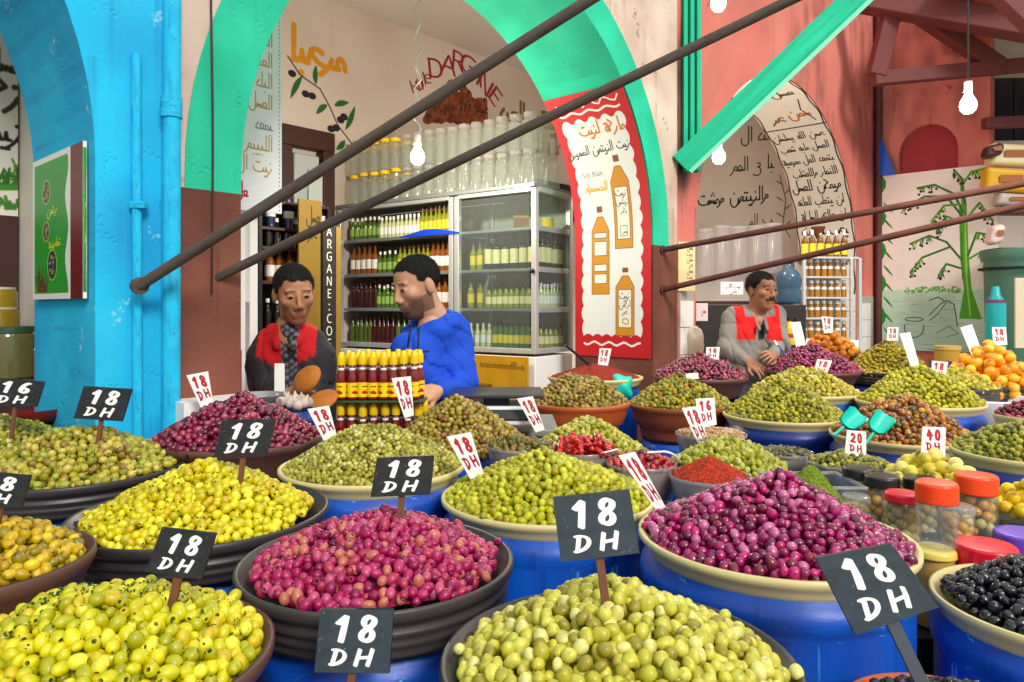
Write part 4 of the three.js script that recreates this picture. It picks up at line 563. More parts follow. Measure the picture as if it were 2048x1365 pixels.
{
  const o = thing('glass_showcase', 'tall aluminium and glass showcase full of oil bottles', 'showcase', cab(0, 1.2, 0)); o.rotation.y = -35 * Math.PI / 180;
  for (const [x, z] of [[0, 0], [-.74, 0], [-.8, 0], [-2.12, 0], [0, -.5], [-.77, -.5], [-2.12, -.5]]) part('post', rbox(.045, 1.24, .045, .006, x, .62, z), M.alu, o);
  for (const y of [0, 1.215]) { part('frame_rail', rbox(.7, .04, .045, .006, -.37, y + .02, 0), M.alu, o); part('frame_rail', rbox(1.28, .04, .045, .006, -1.46, y + .02, 0), M.alu, o); part('frame_rail', rbox(.045, .04, .46, .006, 0, y + .02, -.25), M.alu, o); }
  for (const y of [.02, .33, .635, .945]) { part('shelf', rbox(.72, .022, .47, .004, -.37, y, -.25), M.shelf, o); part('shelf', rbox(1.29, .03, .47, .004, -1.46, y, -.25), M.shelf, o); if (y > .1) part('shelf_edge', rbox(.02, .04, .46, .004, .006, y, -.25), M.alu, o); }
  part('top_board', rbox(2.16, .03, .56, .005, -1.06, 1.262, -.24), M.shelf, o);
  part('back_panel', box(2.16, 1.24, .012, -1.06, .62, -.52), mat('#b9bcae', .4), o);
  part('glass_pane', box(.66, 1.16, .005, -.37, .62, .012), M.pane, o); part('glass_pane', box(.005, 1.16, .42, .014, .62, -.25), M.pane, o);
  part('lock', new THREE.SphereGeometry(.018, 10, 8).translate(.0, .62, .035), M.dark, o);
  const b = thing('showcase_base', 'white base cabinet under the glass showcase', 'cabinet', cab(0, 0, 0)); b.rotation.y = o.rotation.y;
  part('base_body', rbox(2.16, 1.17, .54, .008, -1.06, .595, -.25), M.white, b);
  const s = thing('yellow_sign', 'yellow painted sign with brown lettering below the showcase', 'sign', cab(-.02, .8, .06)); s.rotation.y = o.rotation.y;
  part('board', rbox(.8, .42, .02, .004, -.4, .17, 0), mat('#c48c08', .5), s);
  part('lettering', new THREE.PlaneGeometry(.78, .4).translate(-.4, .17, .0125), new THREE.MeshStandardMaterial({ roughness: .5, map: cv(640, 328, (x, w, h) => { wear(x, w, h, '#c8920a', ['#b07c06', '#d8a41c'], null, .4); x.fillStyle = '#4a2208'; x.font = 'bold 33px serif'; x.save(); x.translate(282, 66); x.rotate(.02); x.scale(.9, 1.5); x.fillText('Assaisonnement', 0, 0); x.font = 'bold 44px serif'; x.fillText('80', 272, 0); x.font = 'bold 26px serif'; x.fillText('mdh', 326, 0); x.restore(); }) }), s);
  part('dark_box', rbox(.52, .26, .1, .01, -.55, .04, .1), mat('#5a4416', .5), s, 'dark brown carton below the lettering');
}
{
  const k = {
    green: bottleKind('oil_bottle', '', 'bottle', .2, .027, .01, LQ.green, caps.white, bands.green), lime: bottleKind('oil_bottle', '', 'bottle', .23, .029, .01, LQ.lime, caps.brown, bands.yellow), sauce: bottleKind('oil_bottle', '', 'bottle', .255, .034, .012, LQ.amber, caps.brown, bands.white),
    red: bottleKind('oil_bottle', '', 'bottle', .245, .0275, .01, LQ.red, caps.brown, null), olive: bottleKind('oil_bottle', '', 'bottle', .24, .0275, .01, LQ.olive, caps.brown, null), tall: bottleKind('oil_bottle', '', 'bottle', .285, .036, .013, LQ.darkb, caps.black, bands.cream, .04, [.16, .56]),
    mini: bottleKind('oil_bottle', '', 'bottle', .18, .027, .014, LQ.lime, caps.black, bands.cream), clear: bottleKind('oil_bottle', '', 'bottle', .19, .024, .01, LQ.pale, caps.white, bands.white), darkgold: bottleKind('oil_bottle', '', 'bottle', .2, .029, .02, LQ.green, caps.black, bands.yellow),
  };
  const L = (n, kk, y, x0, x1, z, label) => row(k[kk], 'oil_bottle', n, cab(x0, y, z), cab(x1, y, z), label, label.replace('bottle', 'bottles'));
  const S = [1.235, 1.545, 1.85, 2.16];
  L(7, 'green', S[3], -2.05, -1.72, -.09, 'small green bottle, left end of top open shelf'); L(10, 'clear', S[3], -1.68, -1.24, -.09, 'pale narrow bottle amid the top open shelf'); L(8, 'lime', S[3], -1.2, -.86, -.09, 'yellow green bottle, right end of top open shelf');
  L(9, 'lime', S[3], -2.02, -.86, -.3, 'bottle standing in the back row of the top open shelf');
  L(5, 'sauce', S[2], -2.04, -1.76, -.09, 'white labelled amber bottle, left of second open shelf'); L(4, 'green', S[2], -1.7, -1.52, -.09, 'green bottle amid the second open shelf'); L(7, 'lime', S[2], -1.46, -1.14, -.09, 'yellow labelled bottle behind the head of the man in blue'); L(5, 'sauce', S[2], -1.08, -.86, -.09, 'white labelled amber bottle, right of second open shelf');
  L(6, 'red', S[1], -2.05, -1.76, -.09, 'dark red bottle at the left of the third open shelf'); L(5, 'green', S[1], -1.71, -1.5, -.09, 'green bottle in the middle of the third open shelf'); L(9, 'sauce', S[1], -1.42, -.88, -.09, 'labelled amber bottle at the right of the third open shelf');
  L(12, 'olive', S[2], -2.0, -.88, -.3, 'bottle in the back row, second open shelf'); L(12, 'olive', S[1], -2.0, -.88, -.3, 'bottle in the back row, third open shelf'); L(12, 'red', S[0], -2.0, -.88, -.3, 'bottle in the back row, lowest open shelf');
  L(5, 'olive', S[0], -2.05, -1.82, -.09, 'olive green bottle at the left of the lowest open shelf'); L(5, 'red', S[0], -1.77, -1.55, -.09, 'dark red bottle in the middle of the lowest open shelf'); L(10, 'olive', S[0], -1.48, -.9, -.09, 'green bottle at the right of the lowest open shelf');
  L(6, 'tall', S[2], -.52, -.1, -.12, 'tall dark bottle with cream label behind the front glass');
  row(k.tall, 'oil_bottle', 5, cab(-.06, S[2], -.1), cab(-.06, S[2], -.44), 'tall dark bottle with cream label behind the side glass', 'tall dark bottles behind the side glass');
  row(k.lime, 'oil_bottle', 2, cab(-.68, S[2], -.12), cab(-.61, S[2], -.12), 'short yellow bottle left of the tall dark bottles', 'short yellow bottles left of the tall dark ones');
  row(k.lime, 'oil_bottle', 2, cab(-.68, S[1], -.1), cab(-.6, S[1], -.12), 'tall yellow bottle, left of third glass shelf', 'tall yellow bottles on the third glass shelf');
  L(8, 'mini', S[1], -.5, -.12, -.1, 'small black capped jar on the third glass shelf'); row(k.clear, 'oil_bottle', 8, cab(-.05, S[1], -.1), cab(-.05, S[1], -.46), 'pale small bottle behind side glass, third shelf', 'pale small bottles behind the side glass'); L(6, 'darkgold', S[1], -.48, -.12, -.26, 'black capped jar in the back row of the third glass shelf');
  L(4, 'clear', S[0], -.68, -.5, -.1, 'pale labelled bottle at the left of the lowest glass shelf'); L(7, 'darkgold', S[0], -.44, -.12, -.1, 'green jar with yellow label on the lowest glass shelf'); row(k.mini, 'oil_bottle', 6, cab(-.05, S[0], -.08), cab(-.05, S[0], -.44), 'cream labelled bottle behind side glass, lowest shelf', 'small cream labelled bottles behind the side glass');
  const c = thing('wooden_casket', 'small brown box alone on the top glass shelf', 'box', cab(-.26, S[3] + .005, -.2)); part('casket_body', rbox(.12, .08, .08, .006, 0, .04, 0), M.wood, c); part('lid', rbox(.125, .025, .085, .006, 0, .093, 0), mat('#b08a5a', .5), c);
  const d = thing('yellow_tin', 'yellow round tin on the top shelf behind the side glass', 'tin', cab(-.08, S[3] + .005, -.3)); part('tin_body', new THREE.CylinderGeometry(.05, .05, .07, 20).translate(0, .035, 0), M.yellowLid, d); part('lid', new THREE.CylinderGeometry(.052, .052, .015, 20).translate(0, .078, 0), mat('#d8d060', .4), d);
  const bl = thing('blue_cloth', 'bright blue plastic sheet hanging over the top open shelf edge', 'plastic sheet', cab(-1.05, 2.14, .02)); bl.rotation.y = -35 * Math.PI / 180; part('sheet', slab(poly([[-.3, 0], [.34, 0], [.34, .012], [.12, .05], [-.02, .055], [-.16, .03], [-.3, .008]]), .012, 0), mat('#1448d8', .35), bl);
  // clear jars stacked in two tiers on the showcase
  const jar = (lid) => { const o = thing('clear_jar', '', 'jar'); used.clear_jar--; scene.remove(o); part('jar_body', lathe([[0, .002], [.054, 0], [.058, .008], [.058, .06], [.0565, .065], [.058, .07], [.058, .2], [.05, .222], [.046, .226], [.046, .25]], 16), new THREE.MeshPhysicalMaterial({ color: '#f2f4f0', roughness: .07, transmission: .9, thickness: 0, side: THREE.DoubleSide }), o); part('lid', new THREE.CylinderGeometry(.049, .049, .03, 16).translate(0, .258, 0), lid, o); return o; };
  const jy = jar(M.yellowLid), jc = jar(M.milky);
  for (let z = 0; z < 3; z++) for (let t = 0; t < 2; t++) { row(jy, 'clear_jar', 5, cab(-2.02, 2.48 + t * .275, -.08 - z * .16), cab(-1.5, 2.48 + t * .275, -.08 - z * .16), `yellow lidded jar in the ${t ? 'upper' : 'lower'} tier, ${['front', 'middle', 'back'][z]} row`, 'yellow lidded jars stacked on the showcase', .003); row(jc, 'clear_jar', 11, cab(-1.37, 2.48 + t * .275, -.08 - z * .16), cab(-.1, 2.48 + t * .275, -.08 - z * .16), `clear jar in the ${t ? 'upper' : 'lower'} tier, ${['front', 'middle', 'back'][z]} row`, 'clear jars stacked on the showcase', .003); }
  // dark shelf behind the man in the red vest
  const s = arcade('wall_shelf_unit', 'dark shelf unit with bottles behind the man in the red vest', 'shelf unit'), P = (px, py) => { const [u, y] = wallUY(px, py, 2.5); return [u, y]; }, [u0, y1] = P(513, 402), [u1] = P(650, 402), y0 = .9;
  part('back_panel', box(u1 - u0, y1 - y0, .02, (u0 + u1) / 2, (y0 + y1) / 2, -2.74), M.blackwood, s); for (const u of [u0, u1]) part('side_panel', rbox(.03, y1 - y0, .3, .004, u, (y0 + y1) / 2, -2.59), M.blackwood, s);
  const ys = [P(580, 735)[1], P(580, 660)[1], P(580, 567)[1], P(580, 500)[1], P(580, 462)[1]]; for (const y of [...ys, y1]) part('shelf', rbox(u1 - u0, .025, .3, .004, (u0 + u1) / 2, y, -2.59), M.darkwood, s);
  const wb = bottleKind('water_bottle', '', 'bottle', .24, .04, .014, liq('#1c2c5a'), M.purpleLid, bands.white, .03, [.4, .62]), br = bottleKind('oil_bottle', '', 'bottle', .28, .038, .014, LQ.amber, caps.white, bands.white), bk = bottleKind('oil_bottle', '', 'bottle', .24, .036, .014, LQ.darkb, caps.white, null);
  row(wb, 'water_bottle', 4, uv(u0 + .12, ys[4], 2.52), uv(u0 + .6, ys[4], 2.52), 'dark blue bottle on the dark shelf unit', 'dark blue bottles on the dark shelf unit'); row(bk, 'oil_bottle', 6, uv(u0 + .1, ys[3], 2.52), uv(u1 - .1, ys[3], 2.52), 'white capped dark bottle above the red vested man', 'dark bottles above the man in the red vest'); row(br, 'oil_bottle', 5, uv(u0 + .12, ys[2], 2.52), uv(u1 - .15, ys[2], 2.52), 'amber bottle beside the red vested man', 'amber bottles beside the man in the red vest'); row(bk, 'oil_bottle', 6, uv(u0 + .1, ys[1], 2.52), uv(u1 - .1, ys[1], 2.52), 'dark bottle beside the red vested shoulder', 'dark bottles beside the red vest');
  const yb = thing('yellow_sign', 'tall narrow yellow board with black Arabic writing behind the man in the red vest', 'sign', uv(...[wallUY(596, 400, 2.3)[0]], wallUY(596, 725, 2.3)[1], 2.3)); yb.rotation.y = TH; const wy = wallUY(642, 400, 2.3)[0] - wallUY(596, 400, 2.3)[0], hy = wallUY(600, 398, 2.3)[1] - wallUY(600, 725, 2.3)[1];
  part('board', box(wy, hy, .02, wy / 2, hy / 2, 0), new THREE.MeshStandardMaterial({ roughness: .6, map: cv(128, 512, (x, w, h) => { wear(x, w, h, '#8f7010', ['#745808', '#a58418'], null, .3); arabic(x, 'عسل', 118, 70, 34, '#2a1c08', .16); arabic(x, 'حر', 100, 120, 34, '#2a1c08', .16); }) }), yb);
}
{ // black sign with stacked letters, the white framed door, banner, fridge
  const v = 1.75, [u0, y0, Z] = wallUY(643, 800, v), u1 = wallUY(668, 800, v)[0], y1 = wallUY(655, 452, v)[1], o = thing('vertical_sign', 'tall narrow black sign with white letters stacked one above the other', 'sign', uv(u0, y0, v)); o.rotation.y = TH;
  const w = u1 - u0, h = y1 - y0; part('board', box(w, h, .03, w / 2, h / 2, 0), M.blackwood, o);
  part('lettering', new THREE.PlaneGeometry(w * .96, h * .99).translate(w / 2, h / 2, .0165), new THREE.MeshStandardMaterial({ roughness: .6, map: cv(112, 1024, (x, W, Hh) => { x.fillStyle = '#16110e'; x.fillRect(0, 0, W, Hh); x.fillStyle = '#d8d2c4'; x.textAlign = 'center'; x.textBaseline = 'middle'; x.font = '74px sans-serif'; [...'ARGANE:COSMETI'].forEach((c, i) => { x.save(); x.translate(W / 2, 30 + i * 74); x.scale(1.15, 1); x.fillText(c, 0, 0); x.restore(); }); }) }), o);
  const sd = part('side_strip', box(.04, h, .02, w + .03, h / 2, 0), mat('#8a6a1a', .5), o);
  const b = arcade('white_banner', 'white hanging banner with lines of gold writing inside the turquoise arch', 'banner'), bu0 = .42, bu1 = wallUY(562, 200, .75)[0], by0 = wallUY(530, 425, .75)[1];
  const bm = new THREE.MeshStandardMaterial({ roughness: .7, side: THREE.DoubleSide, map: cv(360, 900, (x, W, Hh) => { wear(x, W, Hh, '#efeaec', ['#dcd4d8', '#faf6f6'], null, .4); ['عند', 'الشعر', 'بشير', 'المغر', 'العرا', 'البلد', 'العسل', 'بمعد', 'اللبيبو', 'زيت ال'].forEach((s, i) => arabic(x, s, 318, 70 + i * 76, 36, i % 4 === 3 ? '#8a8a92' : '#b9914a', .14)); arabic(x, 'عل', 210, 850, 34, '#c01c34', .2); x.fillStyle = '#9aa0b0'; for (let i = 0; i < 60; i++) x.fillRect(346, i * 15, 5, 8); }) });
  const bg = new THREE.BoxGeometry(bu1 - bu0, 3.3 - by0, .012).translate((bu0 + bu1) / 2, (3.3 + by0) / 2, -.75); part('banner_sheet', bg, bm, b);
  const f = arcade('white_door_frame', 'white framed glazed door standing open behind the brown pier', 'door'), fu0 = wallUY(478, 600, .8)[0], fu1 = wallUY(512, 600, .8)[0], fy1 = by0 + .02, fy0 = 1.1, fw = fu1 - fu0;
  for (const [u, ww] of [[fu0 + .03, .06], [fu1 - .03, .075]]) part('stile', rbox(ww, fy1 - fy0, .05, .006, u, (fy0 + fy1) / 2, -.82), M.white, f); for (const y of [fy0, 1.3, 1.6, fy1 - .3]) part('rail', rbox(fw, .07, .048, .006, (fu0 + fu1) / 2, y, -.82), M.white, f);
  for (const [a, c, m] of [[1.33, 1.57, mat('#c8a83a', .5)], [1.63, fy1 - .33, mat('#9aa8a0', .3)]]) part('door_panel', box(fw - .1, c - a, .01, (fu0 + fu1) / 2, (a + c) / 2, -.825), m, f);
  const d = arcade('dark_door_frame', 'dark brown wooden frame round a pale grey fridge at the back of the shop', 'door frame'), [du0, dy1] = wallUY(556, 247, 2.92), [du1] = wallUY(664, 262, 2.92), [eu0] = wallUY(575, 262, 2.92), [eu1] = wallUY(650, 262, 2.92);
  part('lintel', rbox(du1 - du0, .17, .12, .01, (du0 + du1) / 2, dy1 - .085, -2.93), M.darkwood, d); for (const u of [du0 + .05, du1 - .06]) part('jamb', rbox(.12, dy1 - .17, .12, .01, u, (dy1 - .17) / 2, -2.93), M.darkwood, d);
  const fr = arcade('grey_fridge', 'pale grey metal fridge inside the dark door frame', 'fridge'); part('fridge_body', rbox(du1 - du0 - .28, dy1 - .22, .08, .02, (du0 + du1) / 2, (dy1 - .22) / 2, -2.94), mat('#b4bcbc', .35), fr); part('fridge_door', rbox((du1 - du0 - .3) * .6, 1.0, .03, .012, (du0 + du1) / 2 + .07, dy1 - .85, -2.885), mat('#c6cecd', .3), fr); part('handle', rbox(.06, .02, .03, .004, (du0 + du1) / 2 - .12, dy1 - .72, -2.86), M.dark, fr);
  const g = thing('hanging_tag', 'white paper tag hanging by a string on the brown pier', 'paper tag', at(441, 640, 2.78)); part('paper', slab(poly([[-.018, -.002], [.012, 0], [.042, -.15], [.012, -.155]]), .003, 0), M.white, g); part('string', tube([V(0, 0, 0), V(-.004, .04, 0), V(0, .09, -.02)], .0015, 8, 5), M.white, g);
  const pk = thing('hanging_packet', 'green and red packets hanging beside the brown pier', 'packets', at(464, 560, 2.95)); part('green_packet', rbox(.06, .26, .03, .01, 0, -.14, 0), mat('#123c1a', .4), pk); part('red_packet', rbox(.05, .2, .03, .01, .015, -.38, .01), mat('#a01420', .4), pk);
}
// ---------- painted boards ----------
{
  const o = arcade('red_bordered_sign', 'tall white sign with scalloped red border and three painted oil bottles on the arch', 'sign'), pts = [], y0 = 1.19, n1 = 8, top = 41.5 * Math.PI / 180;
  for (let i = 0; i <= n1; i++) pts.push([C1 + R1 - .008, y0 + (SPR - y0) * i / n1]); for (let i = 1; i <= 20; i++) { const t = top * i / 20; pts.push([C1 + (R1 - .008) * Math.cos(t), SPR + (R1 - .008) * Math.sin(t)]); }
  let L = 0; const ls = pts.map((p, i) => (L += i ? Math.hypot(p[0] - pts[i - 1][0], p[1] - pts[i - 1][1]) : 0)), pos = [], tex = [], idx = [];
  pts.forEach((p, i) => { for (const [k, z] of [[0, -T + .005], [1, -.006]]) { pos.push(p[0], p[1], z); tex.push(k, ls[i] / L); } if (i) { const a = i * 2; idx.push(a - 2, a - 1, a, a, a - 1, a + 1); } });
  const g = new THREE.BufferGeometry(); g.setAttribute('position', new THREE.Float32BufferAttribute(pos, 3)); g.setAttribute('uv', new THREE.Float32BufferAttribute(tex, 2)); g.setIndex(idx); g.computeVertexNormals();
  part('painted_sheet', g, new THREE.MeshStandardMaterial({ roughness: .55, side: THREE.DoubleSide, map: cv(640, 1860, (x, w, h) => {
    wear(x, w, h, '#c40c14', ['#a8080e', '#d61c22'], null, .3); x.fillStyle = '#e6e9e6'; x.beginPath(); x.moveTo(78, 190);
    for (let i = 0; i < 9; i++) { const s = (w - 150) / 9; x.quadraticCurveTo(78 + s * (i + .5), i % 2 ? 225 : 165, 78 + s * (i + 1), 190); } for (let i = 0; i < 14; i++) { const s = (h - 330) / 14; x.quadraticCurveTo(w - 40 - 12 * (i % 2), 190 + s * (i + .5), w - 84, 190 + s * (i + 1)); } for (let i = 6; i--;) { const s = (w - 160) / 6; x.quadraticCurveTo(78 + s * (i + .5), h - 175, 78 + s * i, h - 140); } for (let i = 14; i--;) { const s = (h - 330) / 14; x.quadraticCurveTo(38 + 12 * (i % 2), 190 + s * (i + .5), 78, 190 + s * i); } x.fill();
    x.strokeStyle = '#ece8e4'; x.lineWidth = 11; x.beginPath(); for (let i = 0; i <= 16; i++) x.lineTo(70 + i * 32, 78 + (i % 4 < 2 ? -14 : 16) + (i % 2) * 8); x.stroke(); x.lineWidth = 15; x.beginPath(); for (let i = 0; i <= 20; i++) x.lineTo(74 + i * 25, 138 + Math.sin(i * 1.1) * 10); x.stroke(); x.beginPath(); for (let i = 0; i <= 20; i++) x.lineTo(78 + i * 24, h - 92 + Math.sin(i * 1.2) * 12); x.stroke();
    arabic(x, 'ماركة لزيت', 560, 300, 62, '#c8741a', .2, -.02); arabic(x, 'زيت الزيتون الصويري', 560, 420, 44, '#22262a', .16, .03);
    x.fillStyle = '#3a4a5a'; x.font = '46px sans-serif'; x.fillText('Sidi Blah', 120, 590); arabic(x, 'المدسموط', 320, 690, 44, '#d2a21c', .2);
    const bot = (bx, by, bw, bh, lines) => { x.fillStyle = '#7c4a1a'; x.fillRect(bx + bw * .36, by, bw * .32, bh * .07); x.fillStyle = '#e8e4d8'; x.fillRect(bx + bw * .38, by + bh * .07, bw * .28, bh * .05); x.fillStyle = '#d08c12'; x.strokeStyle = '#7a4c08'; x.lineWidth = 5; x.beginPath(); x.moveTo(bx + bw * .36, by + bh * .12); x.lineTo(bx + bw * .68, by + bh * .12); x.lineTo(bx + bw, by + bh * .28); x.lineTo(bx + bw, by + bh); x.lineTo(bx, by + bh); x.lineTo(bx, by + bh * .28); x.closePath(); x.fill(); x.stroke(); x.fillStyle = '#ece8da'; for (const [a, b2] of lines) { x.fillRect(bx + bw * .14, by + bh * a, bw * .72, bh * (b2 - a)); x.strokeRect(bx + bw * .14, by + bh * a, bw * .72, bh * (b2 - a)); } };
    bot(350, 465, 145, 640, [[.34, .9]]); bot(150, 800, 150, 620, [[.3, .36], [.4, .56], [.66, .74], [.77, .88]]); bot(355, 1240, 150, 470, [[.32, .88]]);
    arabic(x, 'زيت', 462, 740, 36, '#2a2a2a', .14); arabic(x, 'زيتون', 470, 800, 30, '#2a2a2a', .14); arabic(x, 'بكر', 455, 860, 28, '#2a2a2a', .14); x.strokeRect(395, 950, 56, 70); arabic(x, 'سر', 448, 1000, 26, '#2a2a2a', .14); arabic(x, 'زيت', 470, 1450, 36, '#2a2a2a', .14); arabic(x, 'اركان', 476, 1510, 32, '#2a2a2a', .14); arabic(x, 'حر', 450, 1560, 30, '#2a2a2a', .14); x.strokeStyle = '#b8901c'; x.lineWidth = 8; x.beginPath(); x.ellipse(435, 1610, 26, 18, .3, 0, 7); x.stroke();
  }) }), o);
}
{
  const o = arcade('green_poster', 'small green and white poster with maroon edge on the blue arch pier', 'poster'), fx = -.254 - .012;
  const m = new THREE.MeshStandardMaterial({ roughness: .4, map: cv(512, 760, (x, w, h) => { x.fillStyle = '#eeece4'; x.fillRect(0, 0, w, h); x.fillStyle = '#12a02a'; x.fillRect(22, 30, 360, h - 60); x.fillStyle = '#f2f0e8'; x.beginPath(); x.moveTo(352, 0); for (let i = 0; i <= 20; i++) x.lineTo(362 + Math.sin(i * .75) * 16, i * h / 20); x.lineTo(420, h); x.lineTo(420, 0); x.fill(); x.fillStyle = '#6e0c1c'; x.fillRect(398, 0, 114, h);
    for (const [cx, cy, rx, ry, c] of [[150, 190, 42, 62, '#3c3a26'], [150, 400, 36, 52, '#5a4a1e'], [215, 580, 48, 80, '#2c3446']]) { x.fillStyle = c; x.strokeStyle = '#a8c840'; x.lineWidth = 8; x.beginPath(); x.ellipse(cx, cy, rx, ry, 0, 0, 7); x.fill(); x.stroke(); for (let i = 0; i < 24; i++) { x.fillStyle = ['#8a9a3a', '#1a1a14', '#7a5a3a', '#9aa4a8'][i % 4]; x.beginPath(); x.arc(cx + rr(-.6, .6) * rx, cy + rr(-.6, .6) * ry, 8, 0, 7); x.fill(); } }
    arabic(x, 'زيتون', 270, 300, 34, '#d8e02a', .2, .2); arabic(x, 'تعاونية', 300, 480, 34, '#c8d81a', .2, .1); x.fillStyle = '#0a7a1c'; for (let i = 0; i < 17; i++) x.fillRect(225, 120 + i * 15, 110, 4); for (let i = 0; i < 26; i++) { x.strokeStyle = ['#5a2a0c', '#1a3a0a', '#8a1a1a'][i % 3]; x.lineWidth = 7; x.beginPath(); x.moveTo(60 + i * 4, h - 40); x.lineTo(40 + i * 5 + rr(-20, 20), h - rr(70, 190)); x.stroke(); } }) });
  const g = new THREE.BoxGeometry(.56, .53, .016); g.rotateY(-Math.PI / 2); g.translate(fx, 1.845, -.335); part('poster_sheet', g, m, o);
}
{ // board with the painted olive tree in front of the side wall
  const o = arcade('painted_tree_board', 'big white board painted with a green olive tree and a basket', 'painted board');
  const m = new THREE.MeshStandardMaterial({ roughness: .7, map: cv(760, 1300, (x, w, h) => {
    wear(x, w, h, '#e6dcd2', ['#d6cabc', '#f0e8e0'], null, .6); const q = (a, b) => ({ x: a * w, y: b * h });
    x.fillStyle = 'rgba(150,205,170,.55)'; x.fillRect(0, h * .66, w, h * .34); for (let i = 0; i < 160; i++) { x.strokeStyle = ['rgba(90,170,130,.5)', 'rgba(210,230,215,.6)', 'rgba(120,170,190,.4)'][i % 3]; x.lineWidth = rr(2, 7); const a = rr(.1, 1) * w, b = rr(.67, 1) * h; x.beginPath(); x.moveTo(a, b); x.lineTo(a + rr(20, 90), b + rr(-6, 6)); x.stroke(); } for (let i = 0; i < 90; i++) { x.fillStyle = 'rgba(80,150,40,.6)'; x.beginPath(); x.arc(rr(.25, .72) * w, h * rr(.645, .675), 8, 0, 7); x.fill(); }
    x.fillStyle = '#0f8a1c'; x.beginPath(); x.moveTo(0, 0); for (let i = 0; i <= 30; i++) x.lineTo((.055 + .035 * Math.sin(i * 1.1)) * w, i / 30 * h); x.lineTo(0, h); x.fill(); for (let i = 0; i < 9; i++) leaf(x, q(.06, .15 + i * .09), q(.15, .22 + i * .09), 20, '#1f7a2a');
    const br = (pts, lw, c) => paintLine(x, pts.map((p) => q(...p)), lw, c), G = '#4a9a1c', D = '#2f6a1a';
    x.fillStyle = G; x.beginPath(); [[.70, .2], [.76, .2], [.78, .5], [.80, .66], [.88, .82], [.70, .82], [.74, .66], [.71, .5]].forEach((p, i) => (i ? x.lineTo(p[0] * w, p[1] * h) : x.moveTo(p[0] * w, p[1] * h))); x.fill(); br([[.75, .3], [.76, .6], [.79, .8]], 12, '#8ac83a'); br([[.72, .35], [.73, .6]], 8, D);
    for (const p of [[[.73, .24], [.66, .14], [.5, .08], [.36, .09]], [[.73, .22], [.72, .1], [.8, .03], [.92, .02]], [[.72, .26], [.6, .15], [.42, .14], [.24, .2]], [[.75, .2], [.72, .06], [.66, .01]], [[.72, .5], [.6, .4], [.46, .36], [.3, .4]], [[.73, .55], [.6, .52], [.54, .58]], [[.62, .43], [.4, .48], [.3, .56]], [[.77, .48], [.84, .36], [.98, .38]], [[.77, .5], [.88, .46], [.95, .58]], [[.76, .28], [.86, .2], [.96, .3]], [[.72, .3], [.6, .26], [.52, .34]], [[.7, .2], [.58, .2], [.48, .28]]]) { br(p, 15, rnd() < .5 ? G : D); const e = p[p.length - 1], f = p[p.length - 2]; for (let i = 0; i < 16; i++) { const t = i / 16, a = q(f[0] + (e[0] - f[0]) * t, f[1] + (e[1] - f[1]) * t); leaf(x, a, { x: a.x + rr(-30, 30), y: a.y + rr(14, 60) }, 11, rnd() < .6 ? D : '#7ab02c'); if (i % 3 === 0) { x.fillStyle = '#241c24'; x.beginPath(); x.arc(a.x + rr(-14, 14), a.y + rr(30, 56), 9, 0, 7); x.fill(); } } }
    x.strokeStyle = '#3a2c28'; x.lineWidth = 6; x.beginPath(); x.ellipse(.33 * w, .87 * h, 62, 74, 0, -.2, 3.4); x.stroke(); x.beginPath(); x.ellipse(.33 * w, .825 * h, 58, 14, 0, 0, 7); x.stroke(); br([[.46, .8], [.55, .74], [.6, .72], [.66, .74], [.69, .86]], 6, '#2a2430'); br([[.46, .72], [.53, .7], [.58, .72]], 6, '#2a2430'); br([[.6, .73], [.52, .8], [.46, .83]], 5, '#2a2430'); br([[.52, .9], [.62, .86], [.7, .9], [.6, .92]], 5, '#6a6a70');
  }) });
  const g = new THREE.BoxGeometry(1.24, 2.1, .025); g.rotateY(-Math.PI / 2); g.translate(8.48 - .06, 2.09, .66); part('board', g, m, o);
  const bt = thing('blue_board', 'blue pointed board end behind the painted tree board', 'board', uv(8.4, 3.14, -.1)); bt.rotation.y = TH - Math.PI / 2; part('board', slab(poly([[-.06, 0], [.16, 0], [.0, .48]]), .02, 0), mat('#0f55c8', .5), bt);
}
// ---------- lamps ----------
function lamp(px, py, Z, top, label, I, wavy) {
  const p = at(px, py, Z), o = thing('light_bulb', label, 'light bulb', p); o.scale.setScalar(Z > 6 ? 1.5 : Z > 4.5 ? 1.3 : 1);
  part('bulb', lathe([[0, -.05], [.02, -.046], [.034, -.03], [.039, -.01], [.036, .012], [.024, .034], [.016, .05], [.015, .06]], 20), new THREE.MeshStandardMaterial({ color: '#ffffff', emissive: '#fff6e6', emissiveIntensity: 6, roughness: .3 }), o);
  part('socket', new THREE.CylinderGeometry(.018, .02, .05, 14).translate(0, .085, 0), M.white, o);
  top /= o.scale.x; const pts = []; for (let i = 0; i <= 24; i++) pts.push(V(wavy ? Math.sin(i * 2.3) * .02 : 0, .1 + (top - .1) * i / 24, wavy ? Math.cos(i * 1.7) * .008 : 0)); part('wire', tube(pts, wavy ? .005 : .004, 60, 6), wavy ? M.white : M.dark, o);
  const l = new THREE.PointLight(new THREE.Color(1, .9, .74), I); l.position.copy(p); l.castShadow = true; l.shadow.radius = 2; scene.add(l);
}
lamp(835, 312, 5.0, 1.75, 'lit bulb hanging on a twisted white wire inside the oil shop', 5.5, true);
lamp(1437, 4, 3.7, .6, 'lit bulb at the top edge in front of the pink wall', .5);
lamp(1438, 312, 6.4, 1.9, 'lit bulb hanging inside the pink arch', 6);
lamp(1937, 208, 3.6, .9, 'lit bulb with visible socket hanging from the roof beam at the right', 2.5);
{ const p = at(1560, 470, 7.2), o = thing('ceiling_rose', 'small dark hook with brown cloth hung at the lettered band', 'hook', at(1637, 470, 7.3)); part('cloth', new THREE.ConeGeometry(.07, .16, 10).rotateX(Math.PI), mat('#6a3414', .7), o); }

